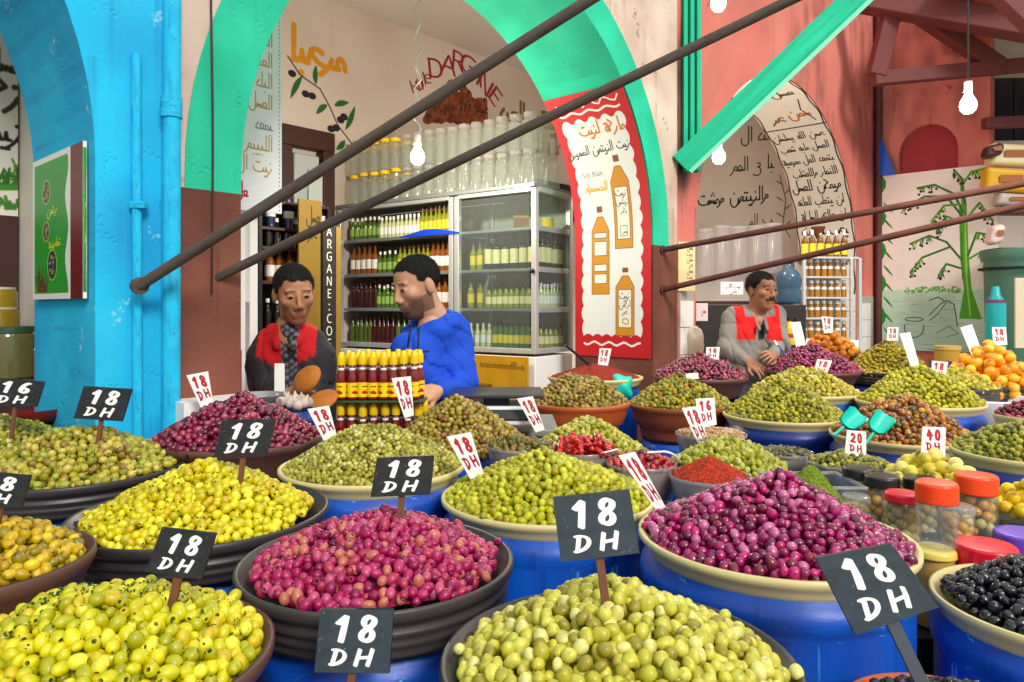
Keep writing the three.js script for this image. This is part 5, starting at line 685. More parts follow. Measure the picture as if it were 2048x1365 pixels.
// ---------- counter, sauces, scale, bread ----------
{
  const o = thing('shop_counter', 'white counter in front of the two men of the oil shop', 'counter', V(-.42, 0, -2.97)); part('counter_body', rbox(.66, .95, .36, .01, -.24, .48, 0), M.whiteWall, o); part('counter_top', rbox(.7, .03, .4, .008, -.24, .973, 0), M.shelf, o); part('counter_body', rbox(.48, 1.04, .36, .01, .35, .53, 0), M.whiteWall, o); part('counter_top', rbox(.5, .03, .4, .008, .35, 1.068, 0), M.shelf, o);
  const hb = thing('sauce_bottle', '', 'sauce bottle'); used.sauce_bottle--; scene.remove(hb);
  part('glass', lathe([[0, 0], [.018, 0], [.0205, .005], [.0205, .08], [.018, .1], [.0115, .122], [.0105, .145], [0, .145]], 14), liq('#7a120c'), hb); part('cap', lathe([[.0145, .136], [.0165, .138], [.0165, .166], [.0145, .171], [.0105, .184], [.0085, .187], [0, .188]], 12), M.yellowLid, hb);
  const lab = part('label', new THREE.CylinderGeometry(.0212, .0212, .056, 14, 1, true).translate(0, .04, 0), new THREE.MeshStandardMaterial({ roughness: .45, map: cv(256, 128, (x, w, h) => { x.fillStyle = '#f4d20a'; x.fillRect(0, 0, w, h); for (let i = 0; i < 3; i++) { const X = 42 + i * 86; x.fillStyle = '#c0141c'; x.beginPath(); x.ellipse(X, 88, 26, 15, .2, 0, 7); x.fill(); x.fillStyle = '#2a6a1a'; x.fillRect(X - 3, 62, 8, 14); x.fillStyle = '#5a2a08'; x.fillRect(X - 22, 30, 44, 10); } }) }), hb); void lab;
  const nb = part('neck_band', new THREE.CylinderGeometry(.0117, .0136, .014, 12, 1, true).translate(0, .119, 0), M.white, hb); void nb;
  const tier = (y, zs, n, x0, x1, label, g) => zs.forEach((z, j) => row(hb, 'sauce_bottle', n, V(x0 + (j % 2) * .012, y, z), V(x1 + (j % 2) * .012, y, z - .015), `${label}, ${['front', 'middle', 'back'][j]} row`, g, .003));
  tier(.99, [-2.83, -2.886, -2.942], 8, -.67, -.365, 'red sauce bottle, lower tier', 'sauce bottles of the lower tier');
  const tr = thing('sauce_tray', 'thin green edged tray between the two tiers of sauce bottles', 'tray', V(-.52, 1.184, -2.89)); part('tray_sheet', rbox(.36, .008, .2, .003), mat('#2c4a2c', .4), tr);
  tier(1.189, [-2.83, -2.886, -2.942], 8, -.665, -.385, 'red sauce bottle, upper tier', 'sauce bottles of the upper tier');
  const s = thing('weighing_scale', 'grey shop weighing scale with black display right of the man in blue', 'weighing scale', V(-.06, 1.085, -2.84));
  part('scale_body', rbox(.3, .09, .26, .02, 0, .045, .02), mat('#b9bcc0', .35), s); const fp = part('display_panel', rbox(.26, .075, .03, .008, .02, 0, 0), mat('#d4d6d8', .35), s); fp.position.set(0, .06, .155); fp.rotation.x = -.5; const fq = part('display', rbox(.2, .04, .012, .003), M.dark, s); fq.position.set(.02, .068, .174); fq.rotation.x = -.5;
  part('weighing_plate', rbox(.36, .014, .28, .006, 0, .13, -.01), mat('#43414a', .3, { metalness: .5 }), s); part('plate_post', rbox(.1, .05, .1, .01, 0, .105, 0), M.dark, s);
  const bread = (p, rx, rz, label) => { const b = thing('bread_loaf', label, 'bread', p); const g = new THREE.SphereGeometry(1, 24, 14), q = g.attributes.position; for (let i = 0; i < q.count; i++) { const y = q.getY(i); q.setXYZ(i, q.getX(i) * .078, (y > 0 ? y * .03 : y * .016) , q.getZ(i) * .06); } g.computeVertexNormals(); part('crust', g, new THREE.MeshStandardMaterial({ roughness: .7, bumpMap: grain, bumpScale: .002, map: cv(128, 128, (x, w, h) => wear(x, w, h, '#b5681c', ['#8f4a10', '#d08a34'], null, .4)) }), b); b.rotation.set(rx, rz, .45, 'YXZ'); return b; };
  bread(at(614, 760, 2.86), 1.05, -.2, 'round golden bread loaf held up by the man in the red vest'); bread(at(640, 806, 2.76), .6, .1, 'round golden bread loaf lying beside the sauce bottles');
  const dish = thing('wire_basket', 'small grey metal basket behind the wine red olives', 'basket', at(520, 790, 2.62)); part('basket_body', lathe([[.05, -.05], [.085, 0], [.088, .004], [.08, .002], [.045, -.045], [0, -.048]], 24), mat('#9a9a9c', .4, { metalness: .4 }), dish);
  const ga = thing('garlic_heap', 'small heap of pinkish garlic behind the wine red olives', 'garlic', at(585, 806, 2.6)); const gg = lathe([[0, -.02], [.014, -.018], [.02, -.004], [.016, .01], [.005, .022], [.003, .032], [0, .033]], 10), gm = mat('#c8b4a8', .6); for (let i = 0; i < 16; i++) { const m = part('garlic_bulb', gg, gm, ga); m.position.set(rr(-.06, .06), rr(-.005, .012), rr(-.04, .04)); m.rotation.set(rr(-1, 1), rr(0, 6), rr(-1, 1)); }
  drumUnder(ga.position.x, ga.position.y - .02, ga.position.z, .09, 'garlic', true);
}
// ---------- jars on the table at the right ----------
{
  const t = thing('side_table', 'dark wooden table under the jars at the right', 'table', V(1.14, 0, -1.93)); part('tabletop', rbox(.92, .03, .34, .006, 0, .955, 0), M.blackwood, t); for (const [a, b] of [[-1, -1], [1, -1], [-1, 1], [1, 1]]) part('leg', rbox(.05, .94, .05, .005, a * .42, .47, b * .13), M.blackwood, t);
  const s2 = thing('wooden_step', 'low dark wooden step in front of the jar table', 'step', V(1.12, 0, -1.655)); part('step_top', rbox(.5, .03, .19, .006, 0, .824, 0), M.blackwood, s2); for (const a of [-1, 1]) part('side_panel', box(.03, .81, .18, a * .22, .405, 0), M.blackwood, s2);
  const gold = mat('#d29a24', .3), pickle = mat('#a8903a', .4), pickle2 = mat('#c8b870', .4);
  const jar = (name, px, yTop, Z, r, h, lid, label, fill, fillH, ld = .028) => {
    const x = (px - HX) / F * Z, y = E - (yTop - HY) / F * Z - h, o = thing(name, label, 'jar', V(x, y, -Z));
    part('jar_body', lathe([[0, .003], [r * .9, .001], [r * .98, .008], [r * .98, h * .14], [r * .94, h * .17], [r * .98, h * .2], [r * .98, h * .68], [r * .94, h * .71], [r * .97, h * .74], [r * .9, h - ld - .004], [r * .88, h - .006]], 32), M.clear, o);
    const g = new THREE.CylinderGeometry(r, r, ld, 40, 1), l = part('lid', lathe([[0, h], [r * .9, h], [r * .97, h - .003], [r * 1.0, h - .008], [r * 1.0, h - ld + .003], [r * 1.03, h - ld], [r * .96, h - ld]], 40), lid, o); void g; void l;
    if (typeof fill === 'string') { for (let i = 0; i < 26; i++) { const a = i * 2.4, m = part('pickle', fruitG, i % 3 ? (fill === 'g' ? gold : pickle) : pickle2, o); m.scale.setScalar(.026); m.position.set(Math.cos(a) * r * .6, .018 + (i / 26) * h * .62, Math.sin(a) * r * .6); m.rotation.set(i, i * 2, i * 3); } }
    else if (fill) part('contents', new THREE.CylinderGeometry(r * .9, r * .9, h * fillH, 28).translate(0, h * fillH / 2 + .006, 0), fill, o); return o;
  };
  jar('clear_jar', 1718, 935, 1.98, .042, .165, M.blackLid, 'leftmost clear jar with black lid behind the green paste', 'p'); jar('clear_jar', 1764, 951, 1.9, .043, .165, M.blackLid, 'clear jar with black lid holding yellowish pickles right of the green paste', 'g'); jar('clear_jar', 1842, 955, 1.9, .042, .17, M.blackLid, 'clear jar with black lid half hidden behind the orange lidded jar', 'p');
  const yj = jar('yellow_jar', 1868, 1096, 1.62, .046, .172, mat('#e8ce5a', .4), 'clear jar full of golden oil under the orange lidded jar', mat('#e2a608', .15, { clearcoat: .5 }), .9, .016); void yj;
  jar('clear_jar', 1874, 964, 1.62, .0435, .145, M.orangeLid, 'empty clear jar with orange lid stacked on the golden oil jar', null, 0, .044); jar('clear_jar', 1953, 949, 1.86, .05, .16, M.orangeLid, 'clear jar with orange lid nearest the yellow lemons', 'g', .42, .046);
  jar('clear_jar', 1972, 1088, 1.6, .062, .19, M.redLid, 'wide clear jar with red lid behind the black olives', mat('#b8b4ac', .5), .5, .048); jar('clear_jar', 2045, 1064, 1.68, .058, .19, M.purpleLid, 'clear jar with purple lid at the right edge', mat('#c8a078', .4), .5, .044);
  jar('clear_jar', 1806, 985, 1.72, .04, .13, M.redLid, 'small clear jar with red lid in front of the black lidded jars', 'p', 0, .02); jar('clear_jar', 1915, 1010, 1.74, .038, .12, M.milky, 'small clear jar with clear lid between the orange lidded jars', 'g', 0, .02);
  jar('clear_jar', 1712, 990, 1.84, .034, .12, M.milky, 'small clear jar with clear lid in front of the leftmost black lidded jar', 'g', 0, .018); jar('clear_jar', 1792, 1000, 1.83, .03, .1, M.milky, 'smallest clear jar between the black lidded jars and the red lid', 'p', 0, .016); jar('clear_jar', 1906, 940, 2.0, .036, .15, M.milky, 'clear jar with clear lid behind the two orange lidded jars', 'g', 0, .02);
  { const t = thing('paper_label', 'white paper label stuck on the red lidded jar', 'label', at(1950, 1165, 1.53)); part('paper', rbox(.055, .022, .002, .0008), M.white, t); t.rotation.set(0, .1, .12); }
  const b = at(1622, 1035, 1.95), c = thing('square_container', 'clear square plastic container holding the green paste', 'container', b), w = .21, d = .17, h = .1; const wall = (a, x, y, z) => part('container_wall', rbox(...a, .0015, x, y, z), M.pane, c);
  wall([w, h, .004], 0, h / 2, d / 2); wall([w, h, .004], 0, h / 2, -d / 2); wall([.004, h, d], -w / 2, h / 2, 0); wall([.004, h, d], w / 2, h / 2, 0); wall([w, .004, d], 0, .002, 0); part('rim', joinG([box(w + .012, .006, .01, 0, h, d / 2), box(w + .012, .006, .01, 0, h, -d / 2), box(.01, .006, d, -w / 2, h, 0), box(.01, .006, d, w / 2, h, 0)]), M.milky, c);
  const st = thing('plastic_pail', 'white pail under the square container of green paste', 'pail', V(b.x, 0, b.z)); part('pail_body', lathe([[0, 0], [.09, 0], [.11, b.y - .01], [.115, b.y - .004], [0, b.y - .004]], 28), M.white, st);
  // mint scoops lying on the amber olives
  const scoop = (px, py, Z, D, label) => { const o = thing('plastic_scoop', label, 'scoop', at(px, py, Z)); const g = new THREE.LatheGeometry([[0, -.05], [.02, -.049], [.036, -.036], [.043, -.008], [.046, .07], [.043, .07], [.04, -.008], [.033, -.034], [.018, -.045], [0, -.046]].map(([a, c2]) => new THREE.Vector2(a, c2)), 24, 0, Math.PI * 1.05), p = g.attributes.position; for (let i = 0; i < p.count; i++) { const y = p.getY(i), q = Math.max(0, -p.getX(i) / .045 + .35); if (y > .03) p.setY(i, y - .06 * Math.max(0, .6 - p.getX(i) / .05)); void q; } g.computeVertexNormals(); const m = M.mint; m.side = THREE.DoubleSide; part('scoop_bowl', g.rotateX(Math.PI / 2), m, o); part('handle', new THREE.CapsuleGeometry(.0085, .055, 4, 10).scale(1.3, 1, .8).rotateX(Math.PI / 2).translate(.012, 0, -.085), m, o);
    const z = D.clone().normalize(), up = V(-.15, .55, .8), x = up.multiplyScalar(-1).addScaledVector(z, up.dot(z) * 1).addScaledVector(z, 0); x.addScaledVector(z, -x.dot(z)).normalize(); o.quaternion.setFromRotationMatrix(new THREE.Matrix4().makeBasis(x, z.clone().cross(x), z)); o.scale.setScalar(.86); return o; };
  scoop(1706, 838, 2.64, V(.75, .5, -.25), 'left mint green scoop on the rim of the amber olives'); scoop(1762, 846, 2.62, V(.6, .6, -.25), 'right mint green scoop on the amber olives');
  const sp = thing('wooden_spoon', 'dark spoon handle sticking out of the brick red spice', 'spoon', at(1185, 735, 4.1)); part('handle', bar(V(0, 0, 0), at(1130, 690, 4.0).sub(sp.position), .009, .007), M.blackwood, sp); part('spoon_bowl', new THREE.SphereGeometry(.03, 14, 8).scale(1, .4, 1.3), M.blackwood, sp);
  const bag = thing('green_plastic_bag', 'mint green plastic bag hanging beside the red spice basin', 'plastic bag', at(1240, 775, 3.9)); const bgm = new THREE.SphereGeometry(.07, 16, 12), bp = bgm.attributes.position; for (let i = 0; i < bp.count; i++) { const v = V(bp.getX(i), bp.getY(i), bp.getZ(i)); v.multiplyScalar(1 + .25 * Math.sin(v.x * 80) * Math.cos(v.y * 65)); bp.setXYZ(i, v.x, v.y, v.z * .5); } bgm.computeVertexNormals(); part('bag', bgm, M.mint, bag);
}
// ---------- second stall and the left shop ----------
{
  const S = uv(6.55, 0, .15), o = thing('jar_cabinet', 'pale metal cabinet of honey jars beside the moustached man', 'cabinet', at(1645, 680, 7.3).setY(0)); o.rotation.y = .12; const y0 = E - (680 - HY) / F * 7.3, w = .5, h = .82; void S;
  for (const x of [-w / 2, w / 2, w / 2 + .09]) part('post', rbox(.03, h, .03, .004, x, y0 + h / 2, .1), M.alu, o); part('back_panel', box(w, h, .01, 0, y0 + h / 2, -.08), mat('#c8ccca', .4), o); part('base', rbox(w + .1, y0, .26, .01, .02, y0 / 2, 0), M.white, o);
  const jr = bottleKind('honey_jar', '', 'jar', .17, .026, .018, LQ.gold, caps.white, bands.white, .03, [.45, .6]), tl = bottleKind('honey_bottle', '', 'bottle', .27, .033, .013, liq('#7a4a10'), caps.white, bands.yellow, .05, [.1, .5]);
  for (const [i, d] of ['lowest', 'second', 'third', 'top'].entries()) { const y = y0 + .02 + i * .205; part('shelf', rbox(w, .018, .2, .003, 0, y - .01, 0), M.alu, o); row(jr, 'honey_jar', 7, o.localToWorld(V(-.21, y, .03)), o.localToWorld(V(.21, y, .03)), `golden honey jar on the ${d} shelf of the pale cabinet`, `honey jars on the ${d} shelf`, .004); }
  part('top_board', rbox(w + .1, .02, .22, .004, .03, y0 + h, 0), M.alu, o); o.updateMatrixWorld(); row(tl, 'honey_bottle', 6, o.localToWorld(V(-.2, y0 + h + .01, .02)), o.localToWorld(V(.22, y0 + h + .01, .02)), 'tall yellow labelled bottle on the pale cabinet', 'tall bottles on top of the pale cabinet');
  // clear cylinders stacked at the back of the stall, dark shelf below them
  const k = thing('back_shelf', 'dark shelf with packets behind the moustached man', 'shelf', at(1470, 690, 8.2).setY(0)); part('shelf_body', rbox(1.1, 1.55, .3, .01, 0, .8, 0), M.blackwood, k); part('shelf_top', rbox(1.16, .04, .34, .006, 0, 1.6, 0), M.darkwood, k);
  const cy = thing('clear_cylinder', '', 'container'); used.clear_cylinder--; scene.remove(cy); part('cylinder_wall', lathe([[.0, 0], [.1, 0], [.11, .01], [.11, .5], [.104, .52]], 20), new THREE.MeshPhysicalMaterial({ color: '#f0eef0', roughness: .1, transmission: .85, thickness: 0, side: THREE.DoubleSide }), cy); part('lid', new THREE.CylinderGeometry(.108, .108, .025, 20).translate(0, .53, 0), M.milky, cy);
  row(cy, 'clear_cylinder', 5, at(1410, 555, 8.05), at(1545, 548, 7.95), 'clear cylinder on the shelf behind the moustached man', 'clear cylinders on the dark shelf', .01);
  const sg = (px, py, w2, h2, Z, label, draw) => { const q = thing('white_sign', label, 'sign', at(px, py, Z)); part('card', rbox(w2, h2, .008, .002), M.white, q); part('lettering', new THREE.PlaneGeometry(w2 * .96, h2 * .96).translate(0, 0, .0055), new THREE.MeshStandardMaterial({ roughness: .6, map: cv(192, 112, draw) }), q); };
  sg(1464, 577, .23, .13, 7.4, 'white card with black writing beside the head of the moustached man', (x, w2, h2) => { x.fillStyle = '#f0ece6'; x.fillRect(0, 0, w2, h2); arabic(x, 'زيت الارز', 180, 50, 28, '#1a1a1a', .18); arabic(x, 'بلدي', 140, 96, 26, '#1a1a1a', .18); });
  sg(1404, 625, .1, .15, 6.2, 'pinkish card with red marks on the stall shelf at the left of the pink arch', (x, w2, h2) => { x.fillStyle = '#f0d6d4'; x.fillRect(0, 0, w2, h2); arabic(x, 'سمن', 160, 60, 34, '#b02a3a', .2); });
  const cs = thing('cream_sign', 'upright cream board with small black writing at the left foot of the pink arch', 'sign', at(1373, 580, 5.3)); part('board', rbox(.125, .36, .02, .004, 0, .17, 0), new THREE.MeshStandardMaterial({ roughness: .6, map: cv(128, 256, (x, w2, h2) => { wear(x, w2, h2, '#efe0a4', ['#e0cd88', '#f6ecc0'], null, .3); for (let i = 0; i < 7; i++) arabic(x, ['عسل', 'زيت', 'سمن', 'حر'][i % 4], 112, 40 + i * 30, 20, '#4a3a1c', .14); }) }), cs);
  const yp = thing('yellow_packet', 'yellow packet standing behind the cream board', 'packet', at(1382, 632, 5.6)); part('packet', rbox(.06, .2, .05, .012, 0, .1, 0), M.yellowLid, yp); const mm = thing('plastic_bag', 'crumpled pale plastic bag on the stall by the tiled pier foot', 'bag', at(1388, 690, 5.4)); const mg = new THREE.SphereGeometry(.1, 16, 12), mp = mg.attributes.position; for (let i = 0; i < mp.count; i++) { const q = V(mp.getX(i), mp.getY(i), mp.getZ(i)); q.multiplyScalar(1 + .2 * Math.sin(q.x * 60 + q.y * 40) * Math.cos(q.z * 55)); mp.setXYZ(i, q.x * .7, q.y * 1.4, q.z * .7); } mg.computeVertexNormals(); part('bag', mg, mat('#d8c8ae', .5), mm);
  const wbt = thing('water_bottle', 'big blue water bottle standing right of the moustached man', 'water bottle', at(1577, 608, 6.6)); part('bottle_body', lathe([[0, 0], [.1, 0], [.112, .02], [.112, .12], [.1, .135], [.112, .15], [.112, .24], [.09, .29], [.035, .33], [.032, .37]], 24), new THREE.MeshPhysicalMaterial({ color: '#6a9ab8', roughness: .1, transmission: .75, thickness: 0, side: THREE.DoubleSide }), wbt); part('cap', new THREE.CylinderGeometry(.036, .036, .03, 16).translate(0, .38, 0), M.dark, wbt);
  const ps = thing('bottle_stand', 'plinth under the big blue water bottle', 'plinth', at(1577, 608, 6.6).setY(0)); part('plinth', rbox(.24, at(1577, 610, 6.6).y, .22, .01, 0, at(1577, 610, 6.6).y / 2, 0), M.blackwood, ps);
  const hn = bottleKind('squeeze_bottle', '', 'bottle', .2, .045, .02, M.yellowLid, caps.black, bands.red, .03, [.25, .4]); row(hn, 'squeeze_bottle', 2, at(1578, 690, 5.3), at(1592, 690, 5.4), 'yellow squeeze bottle right of the moustached man', 'yellow squeeze bottles by the moustached man', .002);
  const ct = thing('stall_counter', 'pinkish counter of the second stall under the moustached man', 'counter', V(2.05, 0, -5.2)); part('counter_body', rbox(1.5, 1.06, .3, .01, 0, .53, 0), mat('#b09a90', .6), ct); part('counter_top', rbox(1.56, .03, .5, .006, 0, 1.08, .04), mat('#c8b4a8', .4), ct);
  const pn = thing('ball_pen', 'blue and white pen in the hand of the moustached man', 'pen', at(1556, 692, 4.72)); part('barrel', bar(V(0, 0, 0), at(1572, 712, 4.6).sub(pn.position), .008), mat('#2a4a9a', .4), pn); part('tip', bar(V(0, 0, 0), at(1549, 682, 4.76).sub(pn.position), .009, .006), M.white, pn);
  // left shop goods
  const jarL = (px, py, Z, r, h, liquid, lid, label, band) => { const q = thing('storage_jar', label, 'jar', at(px, py, Z)); part('jar_body', lathe([[0, 0], [r * .96, 0], [r, .01], [r, h * .8], [r * .85, h * .9], [r * .85, h * .94], [0, h * .94]], 24), liquid, q); part('lid', new THREE.CylinderGeometry(r * .9, r * .9, h * .12, 24).translate(0, h * .97, 0), lid, q); if (band) part('label', new THREE.CylinderGeometry(r * 1.01, r * 1.01, h * .34, 24, 1, true, 2, 3.4).translate(0, h * .45, 0), new THREE.MeshStandardMaterial({ side: THREE.DoubleSide, roughness: .6, map: cv(160, 80, (x, w2, h2) => { x.fillStyle = '#f0eee8'; x.fillRect(0, 0, w2, h2); arabic(x, 'زيتون', 140, 54, 36, '#22242a', .2); }) }), q); };
  jarL(18, 757, 2.95, .095, .205, liq('#5e5a2c'), mat('#2a4a34', .5), 'greenish jar with white label on the dark counter at the left edge', 1); jarL(-4, 665, 2.95, .075, .1, liq('#8a6e0c'), mat('#b8a878', .5), 'lower yellow jar on top of the greenish jar at the left edge'); jarL(-6, 618, 2.95, .07, .085, liq('#96780a'), mat('#c8c0a8', .5), 'upper yellow jar at the left edge'); jarL(70, 757, 3.0, .05, .14, liq('#6a1c1c'), M.darkwood, 'small dark red jar between the greenish jar and the blue pier');
  const rd = thing('enamel_basin', 'dark red lined tray edge behind the sixteen dirham board', 'bowl', at(30, 832, 2.72)); part('bowl_body', lathe([[0, -.02], [.16, 0], [.19, .03], [.195, .032], [.185, .0], [.14, -.03], [0, -.035]], 32), mat('#7a1a18', .45), rd); drumUnder(rd.position.x, rd.position.y - .03, rd.position.z, .16, 'dark red tray', true);
  // far right stall
  const gb = thing('green_bin', 'big grey green plastic bin at the right edge', 'bin', at(2035, 700, 7.6).setY(0)); const gy = E - (500 - HY) / F * 7.6; part('bin_body', lathe([[0, 0], [.25, 0], [.3, gy - .12], [.33, gy - .1], [.33, gy], [.3, gy], [.28, gy - .1], [0, gy - .1]], 32), mat('#4a7a66', .5), gb); part('handle', new THREE.TorusGeometry(.34, .014, 8, 40).rotateX(Math.PI / 2).translate(0, gy - .2, 0), M.dark, gb);
  const td = thing('teal_drum', 'teal plastic canister between the painted board and the green bin', 'canister', at(1992, 705, 6.9).setY(0)); const ty = E - (590 - HY) / F * 6.9; part('canister_body', lathe([[0, 0], [.08, 0], [.085, ty - .08], [.04, ty], [.03, ty + .08], [0, ty + .08]], 24), mat('#0fb0b4', .4), td); part('label', new THREE.CylinderGeometry(.05, .088, .05, 20, 1, true).translate(0, ty - .05, 0), mat('#6a2a5a', .5), td);
  const bp2 = thing('beige_panel', 'beige sheet leaning against the green bin at the right edge', 'panel', at(2060, 690, 6.4)); part('sheet', rbox(.26, .62, .02, .004, 0, .28, 0), mat('#dccdb0', .6), bp2);
  const sk = (px, py, w2, h2, c, label, Z = 7.9) => { const q = thing('food_packet', label, 'packet', at(px, py, Z)); const g = new RoundedBoxGeometry(w2, h2, .16, 3, .05); const p = g.attributes.position; for (let i = 0; i < p.count; i++) p.setXYZ(i, p.getX(i) + .012 * Math.sin(p.getY(i) * 30), p.getY(i) + .012 * Math.sin(p.getX(i) * 26), p.getZ(i)); g.computeVertexNormals(); part('packet', g, mat(c, .4), q); part('print', new THREE.PlaneGeometry(w2 * .5, h2 * .3).translate(0, .01, .096), mat('#a05a1c', .5), q); };
  sk(2012, 362, .5, .26, '#d9a40a', 'yellow packet at the lower front of the right wall shelf'); sk(2022, 312, .5, .24, '#e6d9a8', 'cream and yellow packet on top of the pile at the right edge'); sk(2030, 402, .44, .14, '#b4aca6', 'grey crumpled packet under the yellow packets at the right edge'); sk(1990, 470, .14, .2, '#e8cfc8', 'pinkish carton below the yellow packets at the right edge', 7.6); sk(1985, 303, .18, .14, '#4a2a2a', 'dark round tin left of the cream packet at the right edge', 7.8);
  const sh = thing('wall_shelf', 'wall shelf carrying the yellow packets at the right edge', 'shelf', at(2100, 425, 8.0)); part('shelf_board', rbox(1.3, .04, .3, .006, 0, 0, 0), M.redTimber, sh); const s3 = thing('wall_shelf', 'lower wall shelf carrying the pinkish carton', 'shelf', at(2070, 500, 7.75)); part('shelf_board', rbox(.9, .03, .26, .006, 0, 0, 0), M.redTimber, s3);
  const wbn = thing('white_basin', 'white plastic basin behind the yellow green olives at the right', 'basin', at(1965, 795, 3.9)); part('basin_body', lathe([[0, -.17], [.17, -.17], [.22, 0], [.235, .004], [.23, -.01], [.18, -.18], [0, -.18]], 36), M.white, wbn); drumUnder(wbn.position.x, wbn.position.y - .18, wbn.position.z, .17, 'white basin', true);
  const rb = thing('round_box', 'yellow brown round wooden box at the back beside the oranges', 'box', at(1895, 722, 4.7)); part('box_body', new THREE.CylinderGeometry(.075, .075, .08, 26).translate(0, .04, 0), mat('#b8902c', .6), rb); part('lid', new THREE.CylinderGeometry(.079, .079, .025, 26).translate(0, .085, 0), mat('#c8a860', .6), rb); drumUnder(rb.position.x, rb.position.y, rb.position.z, .1, 'round wooden box', true);
}

// ---------- people ----------
const smin = (a, b, k) => { const h = Math.max(k - Math.abs(a - b), 0) / k; return Math.min(a, b) - h * h * k * .25; };
const smax = (a, b, k) => -smin(-a, -b, k);
function capD(p, c) { const { a, d, l2, ra, rb } = c, x = p.x - a.x, y = p.y - a.y, z = p.z - a.z, t = Math.max(0, Math.min(1, (x * d.x + y * d.y + z * d.z) / l2)); return Math.hypot(x - d.x * t, y - d.y * t, z - d.z * t) - (ra + (rb - ra) * t); }
const cap = (a, b, ra, rb = ra) => { const d = b.clone().sub(a); return { a, d, l2: Math.max(1e-8, d.lengthSq()), ra, rb }; };
const ell = (p, cx, cy, cz, rx, ry, rz) => { const x = (p.x - cx) / rx, y = (p.y - cy) / ry, z = (p.z - cz) / rz, k0 = Math.hypot(x, y, z), k1 = Math.hypot(x / rx, y / ry, z / rz); return k0 * (k0 - 1) / Math.max(k1, 1e-6); };
function meshField(f, lo, hi, N, color) {
  const mc = new MarchingCubes(N, new THREE.MeshStandardMaterial(), false, false, 260000); mc.isolation = 0; const h = N / 2, p = V(0, 0, 0), S = hi.clone().sub(lo).multiplyScalar(.5), O = hi.clone().add(lo).multiplyScalar(.5);
  for (let k = 0, i = 0; k < N; k++) for (let j = 0; j < N; j++) for (let l = 0; l < N; l++, i++) { p.set((l - h) / h * S.x + O.x, (j - h) / h * S.y + O.y, (k - h) / h * S.z + O.z); mc.field[i] = -f(p); }
  mc.update(); const n = mc.count, a = mc.positionArray.slice(0, n * 3);
  for (let i = 0; i < n; i++) { a[i * 3] = a[i * 3] * S.x + O.x; a[i * 3 + 1] = a[i * 3 + 1] * S.y + O.y; a[i * 3 + 2] = a[i * 3 + 2] * S.z + O.z; }
  let g = new THREE.BufferGeometry(); g.setAttribute('position', new THREE.Float32BufferAttribute(a, 3)); g = mergeVertices(g, 1e-5); g.computeVertexNormals();
  const q = g.attributes.position, nn = g.attributes.normal, c = new Float32Array(q.count * 3); { let s = 0; for (let i = 0; i < q.count; i += 17) { p.set(q.getX(i), q.getY(i), q.getZ(i)); const d0 = f(p); p.addScaledVector(V(nn.getX(i), nn.getY(i), nn.getZ(i)), .004); s += f(p) - d0; } if (s < 0) { const ix = g.index.array; for (let i = 0; i < ix.length; i += 3) { const t = ix[i]; ix[i] = ix[i + 1]; ix[i + 1] = t; } g.computeVertexNormals(); } }
  for (let i = 0; i < q.count; i++) { p.set(q.getX(i), q.getY(i), q.getZ(i)); const k = color(p); c.set([k.r, k.g, k.b], i * 3); }
  g.setAttribute('color', new THREE.BufferAttribute(c, 3)); return g;
}
const skinM = new THREE.MeshPhysicalMaterial({ color: '#ffffff', vertexColors: true, roughness: .5, sheen: .2 }), clothM = new THREE.MeshStandardMaterial({ color: '#ffffff', vertexColors: true, roughness: .85, bumpMap: grain, bumpScale: .001 }), hairM = mat('#0d0908', .8);
const lerpC = (a, b, t) => a.clone().lerp(b, Math.max(0, Math.min(1, t)));
